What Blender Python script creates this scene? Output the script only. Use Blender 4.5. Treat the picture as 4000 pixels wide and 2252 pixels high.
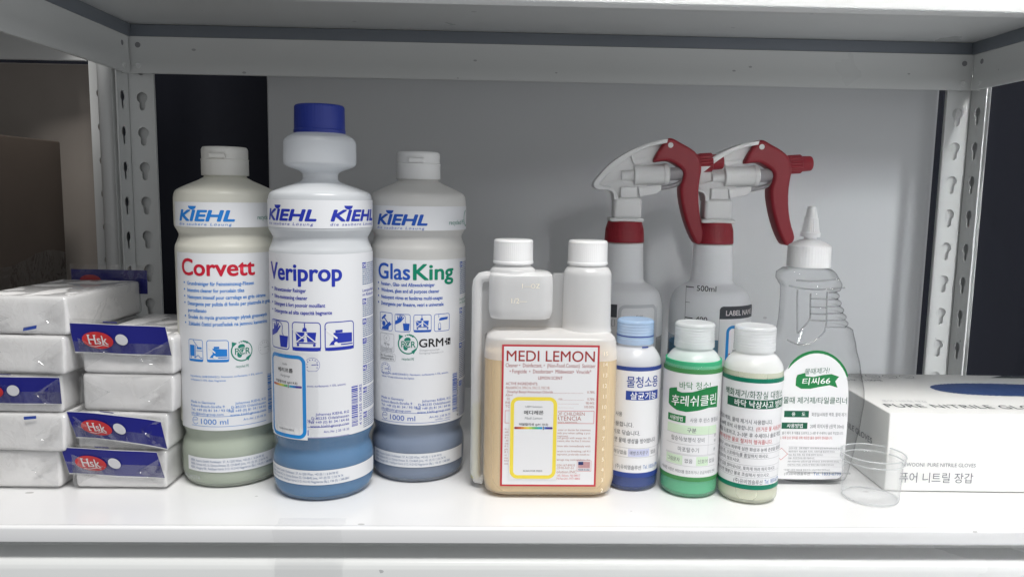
import bpy, bmesh, math, random
from mathutils import Vector, Matrix

S = bpy.context.scene
for o in list(bpy.data.objects):
    bpy.data.objects.remove(o)
COL = S.collection
PI = math.pi
MM = 0.001

# ------------------------------------------------------------------ camera
CAM_R = Vector((0.99947421, -0.02792681, 0.01647418))
CAM_U = Vector((-0.01284124, 0.12560847, 0.99199678))
CAM_F = Vector((0.02977261, 0.99168675, -0.12518381))
cam = bpy.data.cameras.new('camera')
cam.sensor_width = 36.0
cam.lens = 27.46
cam.clip_start = 0.01
cam.clip_end = 50
camo = bpy.data.objects.new('camera', cam)
COL.objects.link(camo)
m = Matrix.Identity(4)
for i in range(3):
    m[i][0] = CAM_R[i]; m[i][1] = CAM_U[i]; m[i][2] = -CAM_F[i]
m[0][3], m[1][3], m[2][3] = 0, 0, 0.24402
camo.matrix_world = m @ Matrix.Rotation(0.0024, 4, 'X')
S.camera = camo

# ------------------------------------------------------------------ world, lamps, exposure
w = bpy.data.worlds.new('World')
S.world = w
w.use_nodes = True
# dim room round the rack, lighter towards the right
wn = w.node_tree
wtc = wn.nodes.new('ShaderNodeTexCoord'); wsx = wn.nodes.new('ShaderNodeSeparateXYZ'); wmr = wn.nodes.new('ShaderNodeMapRange')
wmr.inputs[1].default_value = -0.9; wmr.inputs[2].default_value = 0.9
wmr.inputs[3].default_value = 0.08; wmr.inputs[4].default_value = 0.95
wn.links.new(wtc.outputs['Generated'], wsx.inputs[0]); wn.links.new(wsx.outputs[0], wmr.inputs[0])
wn.links.new(wmr.outputs[0], wn.nodes['Background'].inputs[1])
wn.nodes['Background'].inputs[0].default_value = (0.95, 0.97, 1.0, 1)


def area(name, loc, target, sx, sy, power, col=(1, 1, 1), spread=180):
    l = bpy.data.lights.new(name, 'AREA')
    l.shape = 'RECTANGLE'; l.size = sx; l.size_y = sy; l.energy = power; l.color = col; l.spread = math.radians(spread)
    o = bpy.data.objects.new(name, l)
    COL.objects.link(o)
    o.location = loc
    o.rotation_euler = (Vector(target) - Vector(loc)).to_track_quat('-Z', 'Y').to_euler()
    return o


area('ceiling_lamp_near', (0.35, -0.28, 1.95), (0.1, 0.58, 0.0), 1.1, 0.30, 46, (1.0, 0.985, 0.96))
area('ceiling_lamp_far', (0.96, -4.2, 1.50), (0.62, 0.95, 0.1), 0.12, 0.9, 1.1, (0.96, 0.985, 1.0), 15)

S.view_settings.view_transform = 'Standard'
S.view_settings.look = 'None'
S.view_settings.exposure = 0.0
S.view_settings.gamma = 1.0
S.view_settings.use_curve_mapping = False
S.render.engine = 'CYCLES'
S.cycles.use_denoising = True
S.cycles.max_bounces = 10
S.cycles.diffuse_bounces = 5
S.cycles.transparent_max_bounces = 24
S.cycles.caustics_reflective = False
S.cycles.caustics_refractive = False
S.cycles.sample_clamp_indirect = 4.0


# ------------------------------------------------------------------ materials
def new_mat(name):
    mt = bpy.data.materials.new(name)
    mt.use_nodes = True
    nt = mt.node_tree
    return mt, nt, nt.nodes['Principled BSDF']


def add_bump(nt, bs, scale, strength, dist=0.0005, detail=3.0, kind='noise', stretch=None):
    tc = nt.nodes.new('ShaderNodeTexCoord')
    tx = nt.nodes.new('ShaderNodeTexNoise')
    tx.inputs['Scale'].default_value = scale
    tx.inputs['Detail'].default_value = detail
    src = tc.outputs['Object']
    if stretch:
        mp = nt.nodes.new('ShaderNodeMapping')
        mp.inputs['Scale'].default_value = stretch
        nt.links.new(src, mp.inputs[0]); src = mp.outputs[0]
    nt.links.new(src, tx.inputs['Vector'])
    bp = nt.nodes.new('ShaderNodeBump')
    bp.inputs['Strength'].default_value = strength
    bp.inputs['Distance'].default_value = dist
    nt.links.new(tx.outputs['Fac'], bp.inputs['Height'])
    nt.links.new(bp.outputs['Normal'], bs.inputs['Normal'])
    return tx


def solid(name, col, rough=0.5, spec=0.5, bump=None, coat=0.0, var=0.0, varscale=20.0, sss=0.0, metal=0.0):
    mt, nt, bs = new_mat(name)
    bs.inputs['Base Color'].default_value = (*col, 1)
    bs.inputs['Roughness'].default_value = rough
    bs.inputs['Metallic'].default_value = metal
    bs.inputs['Specular IOR Level'].default_value = spec
    bs.inputs['Coat Weight'].default_value = coat
    bs.inputs['Coat Roughness'].default_value = 0.1
    if sss:
        bs.inputs['Subsurface Weight'].default_value = sss
        bs.inputs['Subsurface Radius'].default_value = (1, 0.9, 0.8)
        bs.inputs['Subsurface Scale'].default_value = 0.003
    if bump:
        add_bump(nt, bs, *bump)
    if var:
        tc = nt.nodes.new('ShaderNodeTexCoord')
        tx = nt.nodes.new('ShaderNodeTexNoise')
        tx.inputs['Scale'].default_value = varscale
        tx.inputs['Detail'].default_value = 5
        nt.links.new(tc.outputs['Object'], tx.inputs['Vector'])
        rp = nt.nodes.new('ShaderNodeMix'); rp.data_type = 'RGBA'
        a = [c * (1 - var) for c in col]; b = [min(1, c * (1 + var)) for c in col]
        rp.inputs[6].default_value = (*a, 1); rp.inputs[7].default_value = (*b, 1)
        nt.links.new(tx.outputs['Fac'], rp.inputs[0])
        nt.links.new(rp.outputs[2], bs.inputs['Base Color'])
        # roughness variation too
        mr = nt.nodes.new('ShaderNodeMapRange')
        mr.inputs[3].default_value = max(0.02, rough - 0.08); mr.inputs[4].default_value = rough + 0.08
        nt.links.new(tx.outputs['Fac'], mr.inputs[0])
        nt.links.new(mr.outputs[0], bs.inputs['Roughness'])
    return mt


def schlick(nt, gloss):
    """mirror share of a plastic surface, the same from both sides"""
    N = nt.nodes.new; L = nt.links.new
    lw = N('ShaderNodeLayerWeight'); lw.inputs[0].default_value = 0.5
    pw = N('ShaderNodeMath'); pw.operation = 'POWER'; pw.inputs[1].default_value = 5.0
    L(lw.outputs['Facing'], pw.inputs[0])
    ma = N('ShaderNodeMath'); ma.operation = 'MULTIPLY_ADD'
    ma.inputs[1].default_value = 0.6 * min(1.0, gloss); ma.inputs[2].default_value = 0.04 * gloss; ma.use_clamp = True
    L(pw.outputs[0], ma.inputs[0])
    return ma


def specks(mt, amount, col, scale):
    """sparse chips, dust grains and short scuffs with a shape of their own"""
    nt = mt.node_tree; bs = nt.nodes['Principled BSDF']
    N = nt.nodes.new; L = nt.links.new
    tc = N('ShaderNodeTexCoord')
    mp = N('ShaderNodeMapping'); mp.inputs['Scale'].default_value = (0.55, 1, 1)
    L(tc.outputs['Object'], mp.inputs[0])
    vo = N('ShaderNodeTexVoronoi'); vo.inputs['Scale'].default_value = scale
    L(mp.outputs[0], vo.inputs['Vector'])
    sz = N('ShaderNodeSeparateColor'); L(vo.outputs['Color'], sz.inputs[0])
    th = N('ShaderNodeMapRange'); th.inputs[1].default_value = 1 - amount; th.inputs[2].default_value = 1.0
    th.inputs[3].default_value = 0.0; th.inputs[4].default_value = 0.16
    L(sz.outputs[0], th.inputs[0])
    lt = N('ShaderNodeMath'); lt.operation = 'LESS_THAN'
    L(vo.outputs['Distance'], lt.inputs[0]); L(th.outputs[0], lt.inputs[1])
    mu = N('ShaderNodeMath'); mu.operation = 'MULTIPLY'; mu.inputs[1].default_value = 0.6
    L(lt.outputs[0], mu.inputs[0])
    mx = N('ShaderNodeMix'); mx.data_type = 'RGBA'
    L(mu.outputs[0], mx.inputs[0])
    src = bs.inputs['Base Color'].links[0].from_socket if bs.inputs['Base Color'].links else None
    if src:
        L(src, mx.inputs[6])
    else:
        mx.inputs[6].default_value = bs.inputs['Base Color'].default_value
    mx.inputs[7].default_value = (*col, 1)
    L(mx.outputs[2], bs.inputs['Base Color'])


def milky(name, col, see=0.35, rough=0.3, trans=0.5, gloss=0.9, tint=(1, 1, 1), bump=None, graze=0.4):
    """translucent plastic wall: diffuse + translucent, partly see-through, glossy"""
    mt = bpy.data.materials.new(name); mt.use_nodes = True
    nt = mt.node_tree; nt.nodes.clear()
    N = nt.nodes.new; L = nt.links.new
    out = N('ShaderNodeOutputMaterial')
    d = N('ShaderNodeBsdfDiffuse'); d.inputs[0].default_value = (*col, 1)
    t = N('ShaderNodeBsdfTranslucent'); t.inputs[0].default_value = (*col, 1)
    m1 = N('ShaderNodeMixShader'); m1.inputs[0].default_value = trans
    L(d.outputs[0], m1.inputs[1]); L(t.outputs[0], m1.inputs[2])
    tr = N('ShaderNodeBsdfTransparent'); tr.inputs[0].default_value = (*tint, 1)
    lw = N('ShaderNodeLayerWeight'); lw.inputs[0].default_value = 0.35
    mr = N('ShaderNodeMapRange')          # grazing view = longer way through the plastic
    mr.inputs[1].default_value = 0; mr.inputs[2].default_value = 1
    mr.inputs[3].default_value = see; mr.inputs[4].default_value = see * graze
    L(lw.outputs['Facing'], mr.inputs[0])
    m2 = N('ShaderNodeMixShader')
    L(mr.outputs[0], m2.inputs[0]); L(m1.outputs[0], m2.inputs[1]); L(tr.outputs[0], m2.inputs[2])
    g = N('ShaderNodeBsdfGlossy'); g.inputs['Roughness'].default_value = rough
    mu = schlick(nt, gloss)
    m3 = N('ShaderNodeMixShader')
    L(mu.outputs[0], m3.inputs[0]); L(m2.outputs[0], m3.inputs[1]); L(g.outputs[0], m3.inputs[2])
    L(m3.outputs[0], out.inputs[0])
    if bump:
        tc = N('ShaderNodeTexCoord'); tx = N('ShaderNodeTexNoise')
        tx.inputs['Scale'].default_value = bump[0]; tx.inputs['Detail'].default_value = 2
        L(tc.outputs['Object'], tx.inputs['Vector'])
        bp = N('ShaderNodeBump'); bp.inputs['Strength'].default_value = bump[1]; bp.inputs['Distance'].default_value = 0.0005
        L(tx.outputs['Fac'], bp.inputs['Height'])
        for n in (d, t, g):
            L(bp.outputs[0], n.inputs['Normal'])
    return mt


def liquid_mat(name, col, trans=0.35):
    mt = bpy.data.materials.new(name); mt.use_nodes = True
    nt = mt.node_tree; nt.nodes.clear()
    N = nt.nodes.new; L = nt.links.new
    out = N('ShaderNodeOutputMaterial')
    d = N('ShaderNodeBsdfDiffuse'); d.inputs[0].default_value = (*col, 1)
    t = N('ShaderNodeBsdfTranslucent'); t.inputs[0].default_value = (*col, 1)
    m1 = N('ShaderNodeMixShader'); m1.inputs[0].default_value = trans
    L(d.outputs[0], m1.inputs[1]); L(t.outputs[0], m1.inputs[2]); L(m1.outputs[0], out.inputs[0])
    return mt


def clear(name, tint=0.97, edge=0.55, rough=0.04, haze=0.0, gloss=1.0, bump=None, ior=1.5):
    """clear thin plastic: see-through, darker where looked along the wall, mirror highlights"""
    mt = bpy.data.materials.new(name); mt.use_nodes = True
    nt = mt.node_tree; nt.nodes.clear()
    N = nt.nodes.new; L = nt.links.new
    out = N('ShaderNodeOutputMaterial')
    lw = N('ShaderNodeLayerWeight'); lw.inputs[0].default_value = 0.5
    pw = N('ShaderNodeMath'); pw.operation = 'POWER'; pw.inputs[1].default_value = 3.0
    L(lw.outputs['Facing'], pw.inputs[0])
    mr = N('ShaderNodeMix'); mr.data_type = 'RGBA'
    mr.inputs[6].default_value = (tint, tint, tint, 1); mr.inputs[7].default_value = (edge, edge, edge * 1.02, 1)
    L(pw.outputs[0], mr.inputs[0])
    tr = N('ShaderNodeBsdfTransparent'); L(mr.outputs[2], tr.inputs[0])
    src = tr.outputs[0]
    extra = []
    if haze:
        d = N('ShaderNodeBsdfDiffuse'); d.inputs[0].default_value = (0.85, 0.87, 0.88, 1)
        t = N('ShaderNodeBsdfTranslucent'); t.inputs[0].default_value = (0.85, 0.87, 0.88, 1)
        mm = N('ShaderNodeMixShader'); mm.inputs[0].default_value = 0.5
        L(d.outputs[0], mm.inputs[1]); L(t.outputs[0], mm.inputs[2])
        mh = N('ShaderNodeMixShader')
        mp = N('ShaderNodeMapRange'); mp.inputs[3].default_value = haze; mp.inputs[4].default_value = min(1, haze * 4.5)
        L(pw.outputs[0], mp.inputs[0]); L(mp.outputs[0], mh.inputs[0])
        L(src, mh.inputs[1]); L(mm.outputs[0], mh.inputs[2]); src = mh.outputs[0]
    g = N('ShaderNodeBsdfGlossy'); g.inputs['Roughness'].default_value = rough
    mu = schlick(nt, gloss)
    m3 = N('ShaderNodeMixShader'); L(mu.outputs[0], m3.inputs[0]); L(src, m3.inputs[1]); L(g.outputs[0], m3.inputs[2])
    L(m3.outputs[0], out.inputs[0])
    if bump:
        tc = N('ShaderNodeTexCoord'); tx = N('ShaderNodeTexNoise')
        tx.inputs['Scale'].default_value = bump[0]; tx.inputs['Detail'].default_value = 2.5
        tx.inputs['Distortion'].default_value = 0.5
        L(tc.outputs['Object'], tx.inputs['Vector'])
        bp = N('ShaderNodeBump'); bp.inputs['Strength'].default_value = bump[1]; bp.inputs['Distance'].default_value = bump[2]
        L(tx.outputs['Fac'], bp.inputs['Height'])
        L(bp.outputs[0], g.inputs['Normal'])
    return mt


M = {}
M['steel'] = solid('white_painted_steel', (0.70, 0.71, 0.70), 0.30, 0.5, (140, 0.10, 0.0004), var=0.02, varscale=6)
M['deck'] = solid('white_painted_deck', (0.80, 0.80, 0.80), 0.17, 0.5, (60, 0.05, 0.0004), var=0.015, varscale=9)
M['steel_dark'] = solid('steel_hole_shadow', (0.25, 0.25, 0.26), 0.5)
M['panel'] = solid('white_panel_paint', (0.62, 0.63, 0.64), 0.5, 0.3, (90, 0.06, 0.0004), var=0.04, varscale=5)
M['dark_wall'] = solid('navy_black_curtain', (0.006, 0.007, 0.012), 0.8, 0.2, (25, 0.3, 0.004), var=0.2, varscale=8)
M['card'] = solid('brown_cardboard', (0.125, 0.098, 0.08), 0.8, 0.2, (120, 0.15, 0.0005), var=0.1, varscale=25)
M['card_light'] = solid('tan_cardboard', (0.31, 0.275, 0.245), 0.8, 0.2, (120, 0.15, 0.0005), var=0.08, varscale=25)
M['paper'] = solid('white_label_paper', (0.76, 0.76, 0.77), 0.42, 0.4, (70, 0.03, 0.0003))
M['paper_film'] = solid('white_label_film', (0.70, 0.71, 0.73), 0.38, 0.4, (70, 0.04, 0.0003))
M['carton'] = solid('white_carton', (0.78, 0.78, 0.76), 0.35, 0.5, (220, 0.05, 0.0003), var=0.012, varscale=15)
M['ribcap'] = solid('white_cap_plastic', (0.80, 0.80, 0.80), 0.35, 0.5, sss=0.2)
M['flipcap'] = solid('ivory_cap_plastic', (0.66, 0.65, 0.61), 0.42, 0.5)
M['flipcap_white'] = solid('grey_white_cap_plastic', (0.72, 0.72, 0.71), 0.42, 0.5)
M['bluecap'] = solid('royal_blue_cap', (0.012, 0.03, 0.26), 0.38, 0.5)
M['redplastic'] = solid('dark_red_plastic', (0.25, 0.010, 0.020), 0.42, 0.4, (90, 0.03, 0.0003))
M['whiteplastic'] = solid('white_trigger_plastic', (0.72, 0.72, 0.71), 0.45, 0.4, (90, 0.03, 0.0003))
M['clearpart'] = milky('frosted_trigger_plastic', (0.6, 0.58, 0.6), 0.35)
M['sponge'] = solid('white_foam_block', (0.80, 0.79, 0.78), 0.9, 0.1, (400, 0.2, 0.0006))
M['film'] = clear('crinkled_clear_film', 0.985, 0.85, 0.06, 0.02, 3.0, bump=(26, 0.9, 0.012))
M['tape'] = clear('clear_tape', 0.995, 0.96, 0.12, 0.015, 0.9, bump=(60, 0.3, 0.002))
M['pet'] = clear('clear_bottle_plastic', 1.0, 0.36, 0.03, 0.008, 0.5, bump=(24, 0.3, 0.003))
M['pet_edge'] = clear('clear_bottle_rib', 0.80, 0.42, 0.03, 0.05, 3.0)
M['cup'] = clear('clear_measuring_cup', 1.0, 0.97, 0.05, 0.10, 0.7)
M['cup_rim'] = clear('clear_cup_rim', 0.97, 0.9, 0.08, 0.55, 1.6)
M['glove'] = solid('blue_nitrile', (0.03, 0.06, 0.17), 0.6, 0.3, (60, 0.5, 0.003), var=0.12, varscale=30)


specks(M['steel'], 0.10, (0.25, 0.25, 0.26), 95)
specks(M['deck'], 0.09, (0.30, 0.29, 0.28), 80)
specks(M['panel'], 0.05, (0.35, 0.35, 0.36), 60)


def ink(name, col, rough=0.45):
    M[name] = solid('ink_' + name, col, rough, 0.3)


ink('sky', (0.015, 0.19, 0.58)); ink('navy', (0.016, 0.032, 0.36)); ink('blue', (0.015, 0.085, 0.42))
ink('red', (0.50, 0.012, 0.035)); ink('green', (0.0, 0.21, 0.12)); ink('pcr', (0.01, 0.20, 0.14))
ink('black', (0.012, 0.012, 0.014)); ink('grey', (0.16, 0.17, 0.19)); ink('lightgrey', (0.42, 0.43, 0.45))
ink('slate', (0.10, 0.16, 0.30)); ink('brick', (0.33, 0.03, 0.03)); ink('brickthin', (0.42, 0.16, 0.13))
ink('border_red', (0.50, 0.035, 0.05)); ink('border_blue', (0.012, 0.24, 0.62)); ink('border_yellow', (0.82, 0.66, 0.07))
ink('border_grey', (0.55, 0.56, 0.58)); ink('kgreen', (0.012, 0.20, 0.055)); ink('kdark', (0.01, 0.11, 0.06))
ink('bandgreen', (0.0, 0.17, 0.10)); ink('bandolive', (0.06, 0.25, 0.08)); ink('bandblue', (0.03, 0.06, 0.26))
ink('kblue', (0.025, 0.06, 0.30)); ink('palegreen', (0.62, 0.76, 0.58)); ink('lavender', (0.56, 0.58, 0.76))
ink('white', (0.85, 0.85, 0.85)); ink('softred', (0.60, 0.13, 0.14)); ink('telblue', (0.05, 0.16, 0.42))
ink('header_blue', (0.012, 0.014, 0.17), 0.25); ink('header_red', (0.47, 0.03, 0.035), 0.3); ink('silver', (0.62, 0.58, 0.58))
ink('charcoal', (0.05, 0.055, 0.065)); ink('frost', (0.88, 0.82, 0.68)); ink('yellow', (0.75, 0.55, 0.04))
ink('usblue', (0.03, 0.05, 0.16)); ink('usred', (0.45, 0.06, 0.07)); ink('hole_grey', (0.55, 0.55, 0.57))
RAIN = [(0.45, .05, .04), (.55, .10, .03), (.65, .25, .03), (.72, .45, .05), (.70, .62, .06), (.45, .60, .08), (.18, .48, .12),
        (.06, .42, .22), (.03, .40, .42), (.02, .28, .60), (.02, .16, .50), (.04, .05, .33), (.08, .05, .30)]
for i, c in enumerate(RAIN):
    ink('rain%d' % i, c)


# ------------------------------------------------------------------ object helpers
def thing(name, label, cat, loc=(0, 0, 0), rz=0.0, group=None):
    o = bpy.data.objects.new(name, None)
    COL.objects.link(o)
    o.empty_display_size = 0.02
    o.location = loc; o.rotation_euler = (0, 0, rz)
    o['label'] = label; o['category'] = cat
    if group:
        o['group'] = group
    return o


def link(name, me, mats, parent=None, smooth=True, loc=None):
    if not isinstance(mats, (list, tuple)):
        mats = [mats]
    for mt in mats:
        me.materials.append(M[mt] if isinstance(mt, str) else mt)
    o = bpy.data.objects.new(name, me)
    COL.objects.link(o)
    if parent is not None:
        o.parent = parent
    if loc:
        o.location = loc
    if smooth:
        me.shade_smooth()
    return o


def mesh_from(name, verts, faces):
    me = bpy.data.meshes.new(name)
    me.from_pydata(verts, [], faces)
    me.update()
    return me


def bm_mesh(name, bm, sharp=None):
    bmesh.ops.recalc_face_normals(bm, faces=bm.faces)
    me = bpy.data.meshes.new(name)
    bm.to_mesh(me); bm.free()
    if sharp:
        me.shade_smooth()
        me.set_sharp_from_angle(angle=math.radians(sharp))
    return me


def fillet(pts, n=5):
    """pts: (r, z, radius) -> polyline with rounded corners"""
    out = []
    for i, p in enumerate(pts):
        rad = p[2] if len(p) > 2 else 0
        if rad <= 0 or i == 0 or i == len(pts) - 1:
            out.append((p[0], p[1])); continue
        a = Vector(pts[i - 1][:2]); b = Vector(p[:2]); c = Vector(pts[i + 1][:2])
        d1 = a - b; d2 = c - b
        t = min(rad, d1.length * 0.49, d2.length * 0.49)
        p1 = b + d1.normalized() * t; p2 = b + d2.normalized() * t
        for k in range(n + 1):
            s = k / n
            q = p1 * (1 - s) ** 2 + b * 2 * s * (1 - s) + p2 * s ** 2
            out.append((q.x, q.y))
    return out


def lathe(name, prof, seg=96, rib=None, cap_ends=False, axis='z'):
    """prof in mm (r, z); rib(theta, r, z) -> r"""
    bm = bmesh.new()
    rings = []
    for r, z in prof:
        if r <= 1e-6:
            rings.append([bm.verts.new((0, 0, z * MM))]); continue
        ring = []
        for k in range(seg):
            th = 2 * PI * k / seg
            rr = rib(th, r, z) if rib else r
            ring.append(bm.verts.new((rr * math.cos(th) * MM, rr * math.sin(th) * MM, z * MM)))
        rings.append(ring)
    for a, b in zip(rings[:-1], rings[1:]):
        if len(a) == 1 and len(b) == 1:
            continue
        for k in range(seg):
            k2 = (k + 1) % seg
            if len(a) == 1:
                bm.faces.new((a[0], b[k2], b[k]))
            elif len(b) == 1:
                bm.faces.new((a[k], a[k2], b[0]))
            else:
                bm.faces.new((a[k], a[k2], b[k2], b[k]))
    return bm_mesh(name, bm, 38)


def ribber(n, depth, z0, z1, k=3.0):
    def f(th, r, z):
        if z0 <= z <= z1 and r > 2:
            return r - depth * (0.5 + 0.5 * math.cos(n * th)) ** k
        return r
    return f


def rbox(name, x0, x1, y0, y1, z0, z1, bev=0.0, seg=3, bm=None, done=True):
    own = bm is None
    if own:
        bm = bmesh.new()
    r = bmesh.ops.create_cube(bm, size=1)
    for v in r['verts']:
        v.co = Vector(((x0 + x1) / 2 + v.co.x * (x1 - x0), (y0 + y1) / 2 + v.co.y * (y1 - y0), (z0 + z1) / 2 + v.co.z * (z1 - z0)))
    if bev:
        es = list({e for v in r['verts'] for e in v.link_edges})
        bmesh.ops.bevel(bm, geom=es, offset=bev, segments=seg, affect='EDGES', profile=0.5)
    if own and done:
        return bm_mesh(name, bm, 40)
    return bm


def curve_mesh(name, loops, depth, bevel=0.0, res=2, plane='xz', closed=True, offs=(0, 0, 0)):
    """2D outlines in mm -> solid of half thickness depth (mm); plane 'xz' faces -y"""
    cu = bpy.data.curves.new(name, 'CURVE')
    cu.dimensions = '2D'; cu.fill_mode = 'BOTH'
    cu.extrude = depth * MM - bevel * MM
    cu.bevel_depth = bevel * MM; cu.bevel_resolution = res
    if bevel:
        cu.offset = -bevel * MM
    for lp in loops:
        sp = cu.splines.new('POLY')
        sp.points.add(len(lp) - 1)
        for p, q in zip(sp.points, lp):
            p.co = (q[0] * MM, q[1] * MM, 0, 1)
        sp.use_cyclic_u = True
    o = bpy.data.objects.new(name, cu)
    COL.objects.link(o)
    dg = bpy.context.evaluated_depsgraph_get()
    me = bpy.data.meshes.new_from_object(o.evaluated_get(dg))
    bpy.data.objects.remove(o); bpy.data.curves.remove(cu)
    if plane == 'xz':
        for v in me.vertices:
            x, y, z = v.co
            v.co = (x + offs[0], -z + offs[1], y + offs[2])
    elif plane == 'yz':
        for v in me.vertices:
            x, y, z = v.co
            v.co = (z + offs[0], x + offs[1], y + offs[2])
    else:
        for v in me.vertices:
            v.co = v.co + Vector(offs)
    me.update()
    me.shade_smooth(); me.set_sharp_from_angle(angle=math.radians(35))
    return me


def smooth_loop(pts, it=2, closed=True):
    for _ in range(it):
        n = len(pts); out = []
        for i in range(n if closed else n - 1):
            a = pts[i]; b = pts[(i + 1) % n]
            out.append((a[0] * .75 + b[0] * .25, a[1] * .75 + b[1] * .25))
            out.append((a[0] * .25 + b[0] * .75, a[1] * .25 + b[1] * .75))
        if not closed:
            out = [pts[0]] + out + [pts[-1]]
        pts = out
    return pts


def tube(name, pts, r, seg=10, closed=False, bm=None, flat=1.0):
    """pts in metres (Vectors); r metres"""
    own = bm is None
    if own:
        bm = bmesh.new()
    pts = [Vector(p) for p in pts]
    n = len(pts); rings = []
    for i, p in enumerate(pts):
        if closed:
            t = (pts[(i + 1) % n] - pts[i - 1])
        else:
            t = pts[min(i + 1, n - 1)] - pts[max(i - 1, 0)]
        t.normalize()
        up = Vector((0, 1, 0)) if abs(t.y) < 0.9 else Vector((0, 0, 1))
        a = t.cross(up).normalized(); b = t.cross(a).normalized()
        rings.append([bm.verts.new(p + (a * math.cos(2 * PI * k / seg) + b * flat * math.sin(2 * PI * k / seg)) * r) for k in range(seg)])
    for i in range(n if closed else n - 1):
        A, B = rings[i], rings[(i + 1) % n]
        for k in range(seg):
            bm.faces.new((A[k], A[(k + 1) % seg], B[(k + 1) % seg], B[k]))
    if not closed:
        bm.faces.new(rings[0]); bm.faces.new(rings[-1])
    if own:
        return bm_mesh(name, bm, 50)
    return bm


def superloop(cx, cy, hx, hy, n, seg):
    out = []
    for k in range(seg):
        t = 2 * PI * k / seg
        c, s = math.cos(t), math.sin(t)
        out.append((cx + hx * math.copysign(abs(c) ** (2 / n), c), cy + hy * math.copysign(abs(s) ** (2 / n), s)))
    return out


def rrect_loop(cx, cy, hx, hy, r, seg=8):
    r = min(r, hx * .999, hy * .999); out = []
    for (sx, sy, a0) in ((1, 1, 0), (-1, 1, 90), (-1, -1, 180), (1, -1, 270)):
        for k in range(seg + 1):
            a = math.radians(a0 + 90 * k / seg)
            out.append((cx + sx * (hx - r) + r * math.cos(a), cy + sy * (hy - r) + r * math.sin(a)))
    return out


def loft(name, sections, caps=True, sharp=38):
    """sections: list of (loop[(x,y)...], z) in mm"""
    bm = bmesh.new(); rings = []
    for lp, z in sections:
        rings.append([bm.verts.new((x * MM, y * MM, z * MM)) for x, y in lp])
    n = len(rings[0])
    for a, b in zip(rings[:-1], rings[1:]):
        for k in range(n):
            bm.faces.new((a[k], a[(k + 1) % n], b[(k + 1) % n], b[k]))
    if caps:
        bm.faces.new(list(reversed(rings[0]))); bm.faces.new(rings[-1])
    return bm_mesh(name, bm, sharp)


# ------------------------------------------------------------------ printed labels
_tc = {}


def text_geo(s, bold, res, space):
    key = (s, bold, res, space)
    if key in _tc:
        return _tc[key]
    cu = bpy.data.curves.new('txt', 'FONT')
    cu.body = s; cu.size = 1.0; cu.resolution_u = res
    cu.offset = bold; cu.space_character = space
    o = bpy.data.objects.new('txt', cu)
    COL.objects.link(o)
    dg = bpy.context.evaluated_depsgraph_get()
    me = bpy.data.meshes.new_from_object(o.evaluated_get(dg))
    vs = [(v.co.x, v.co.y) for v in me.vertices]
    fs = [tuple(p.vertices) for p in me.polygons]
    bpy.data.objects.remove(o); bpy.data.curves.remove(cu); bpy.data.meshes.remove(me)
    if vs:
        x0 = min(v[0] for v in vs); x1 = max(v[0] for v in vs)
    else:
        x0 = x1 = 0
    _tc[key] = (vs, fs, x0, x1)
    return _tc[key]


def _extent(ch):
    vs = text_geo(ch, 0, 2, 1)[0]
    return min(v[1] for v in vs), max(v[1] for v in vs)


LAT = _extent('H'); HAN = _extent('한')


def is_hangul(s):
    return any('\uac00' <= c <= '\ud7a3' for c in s)


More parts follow.
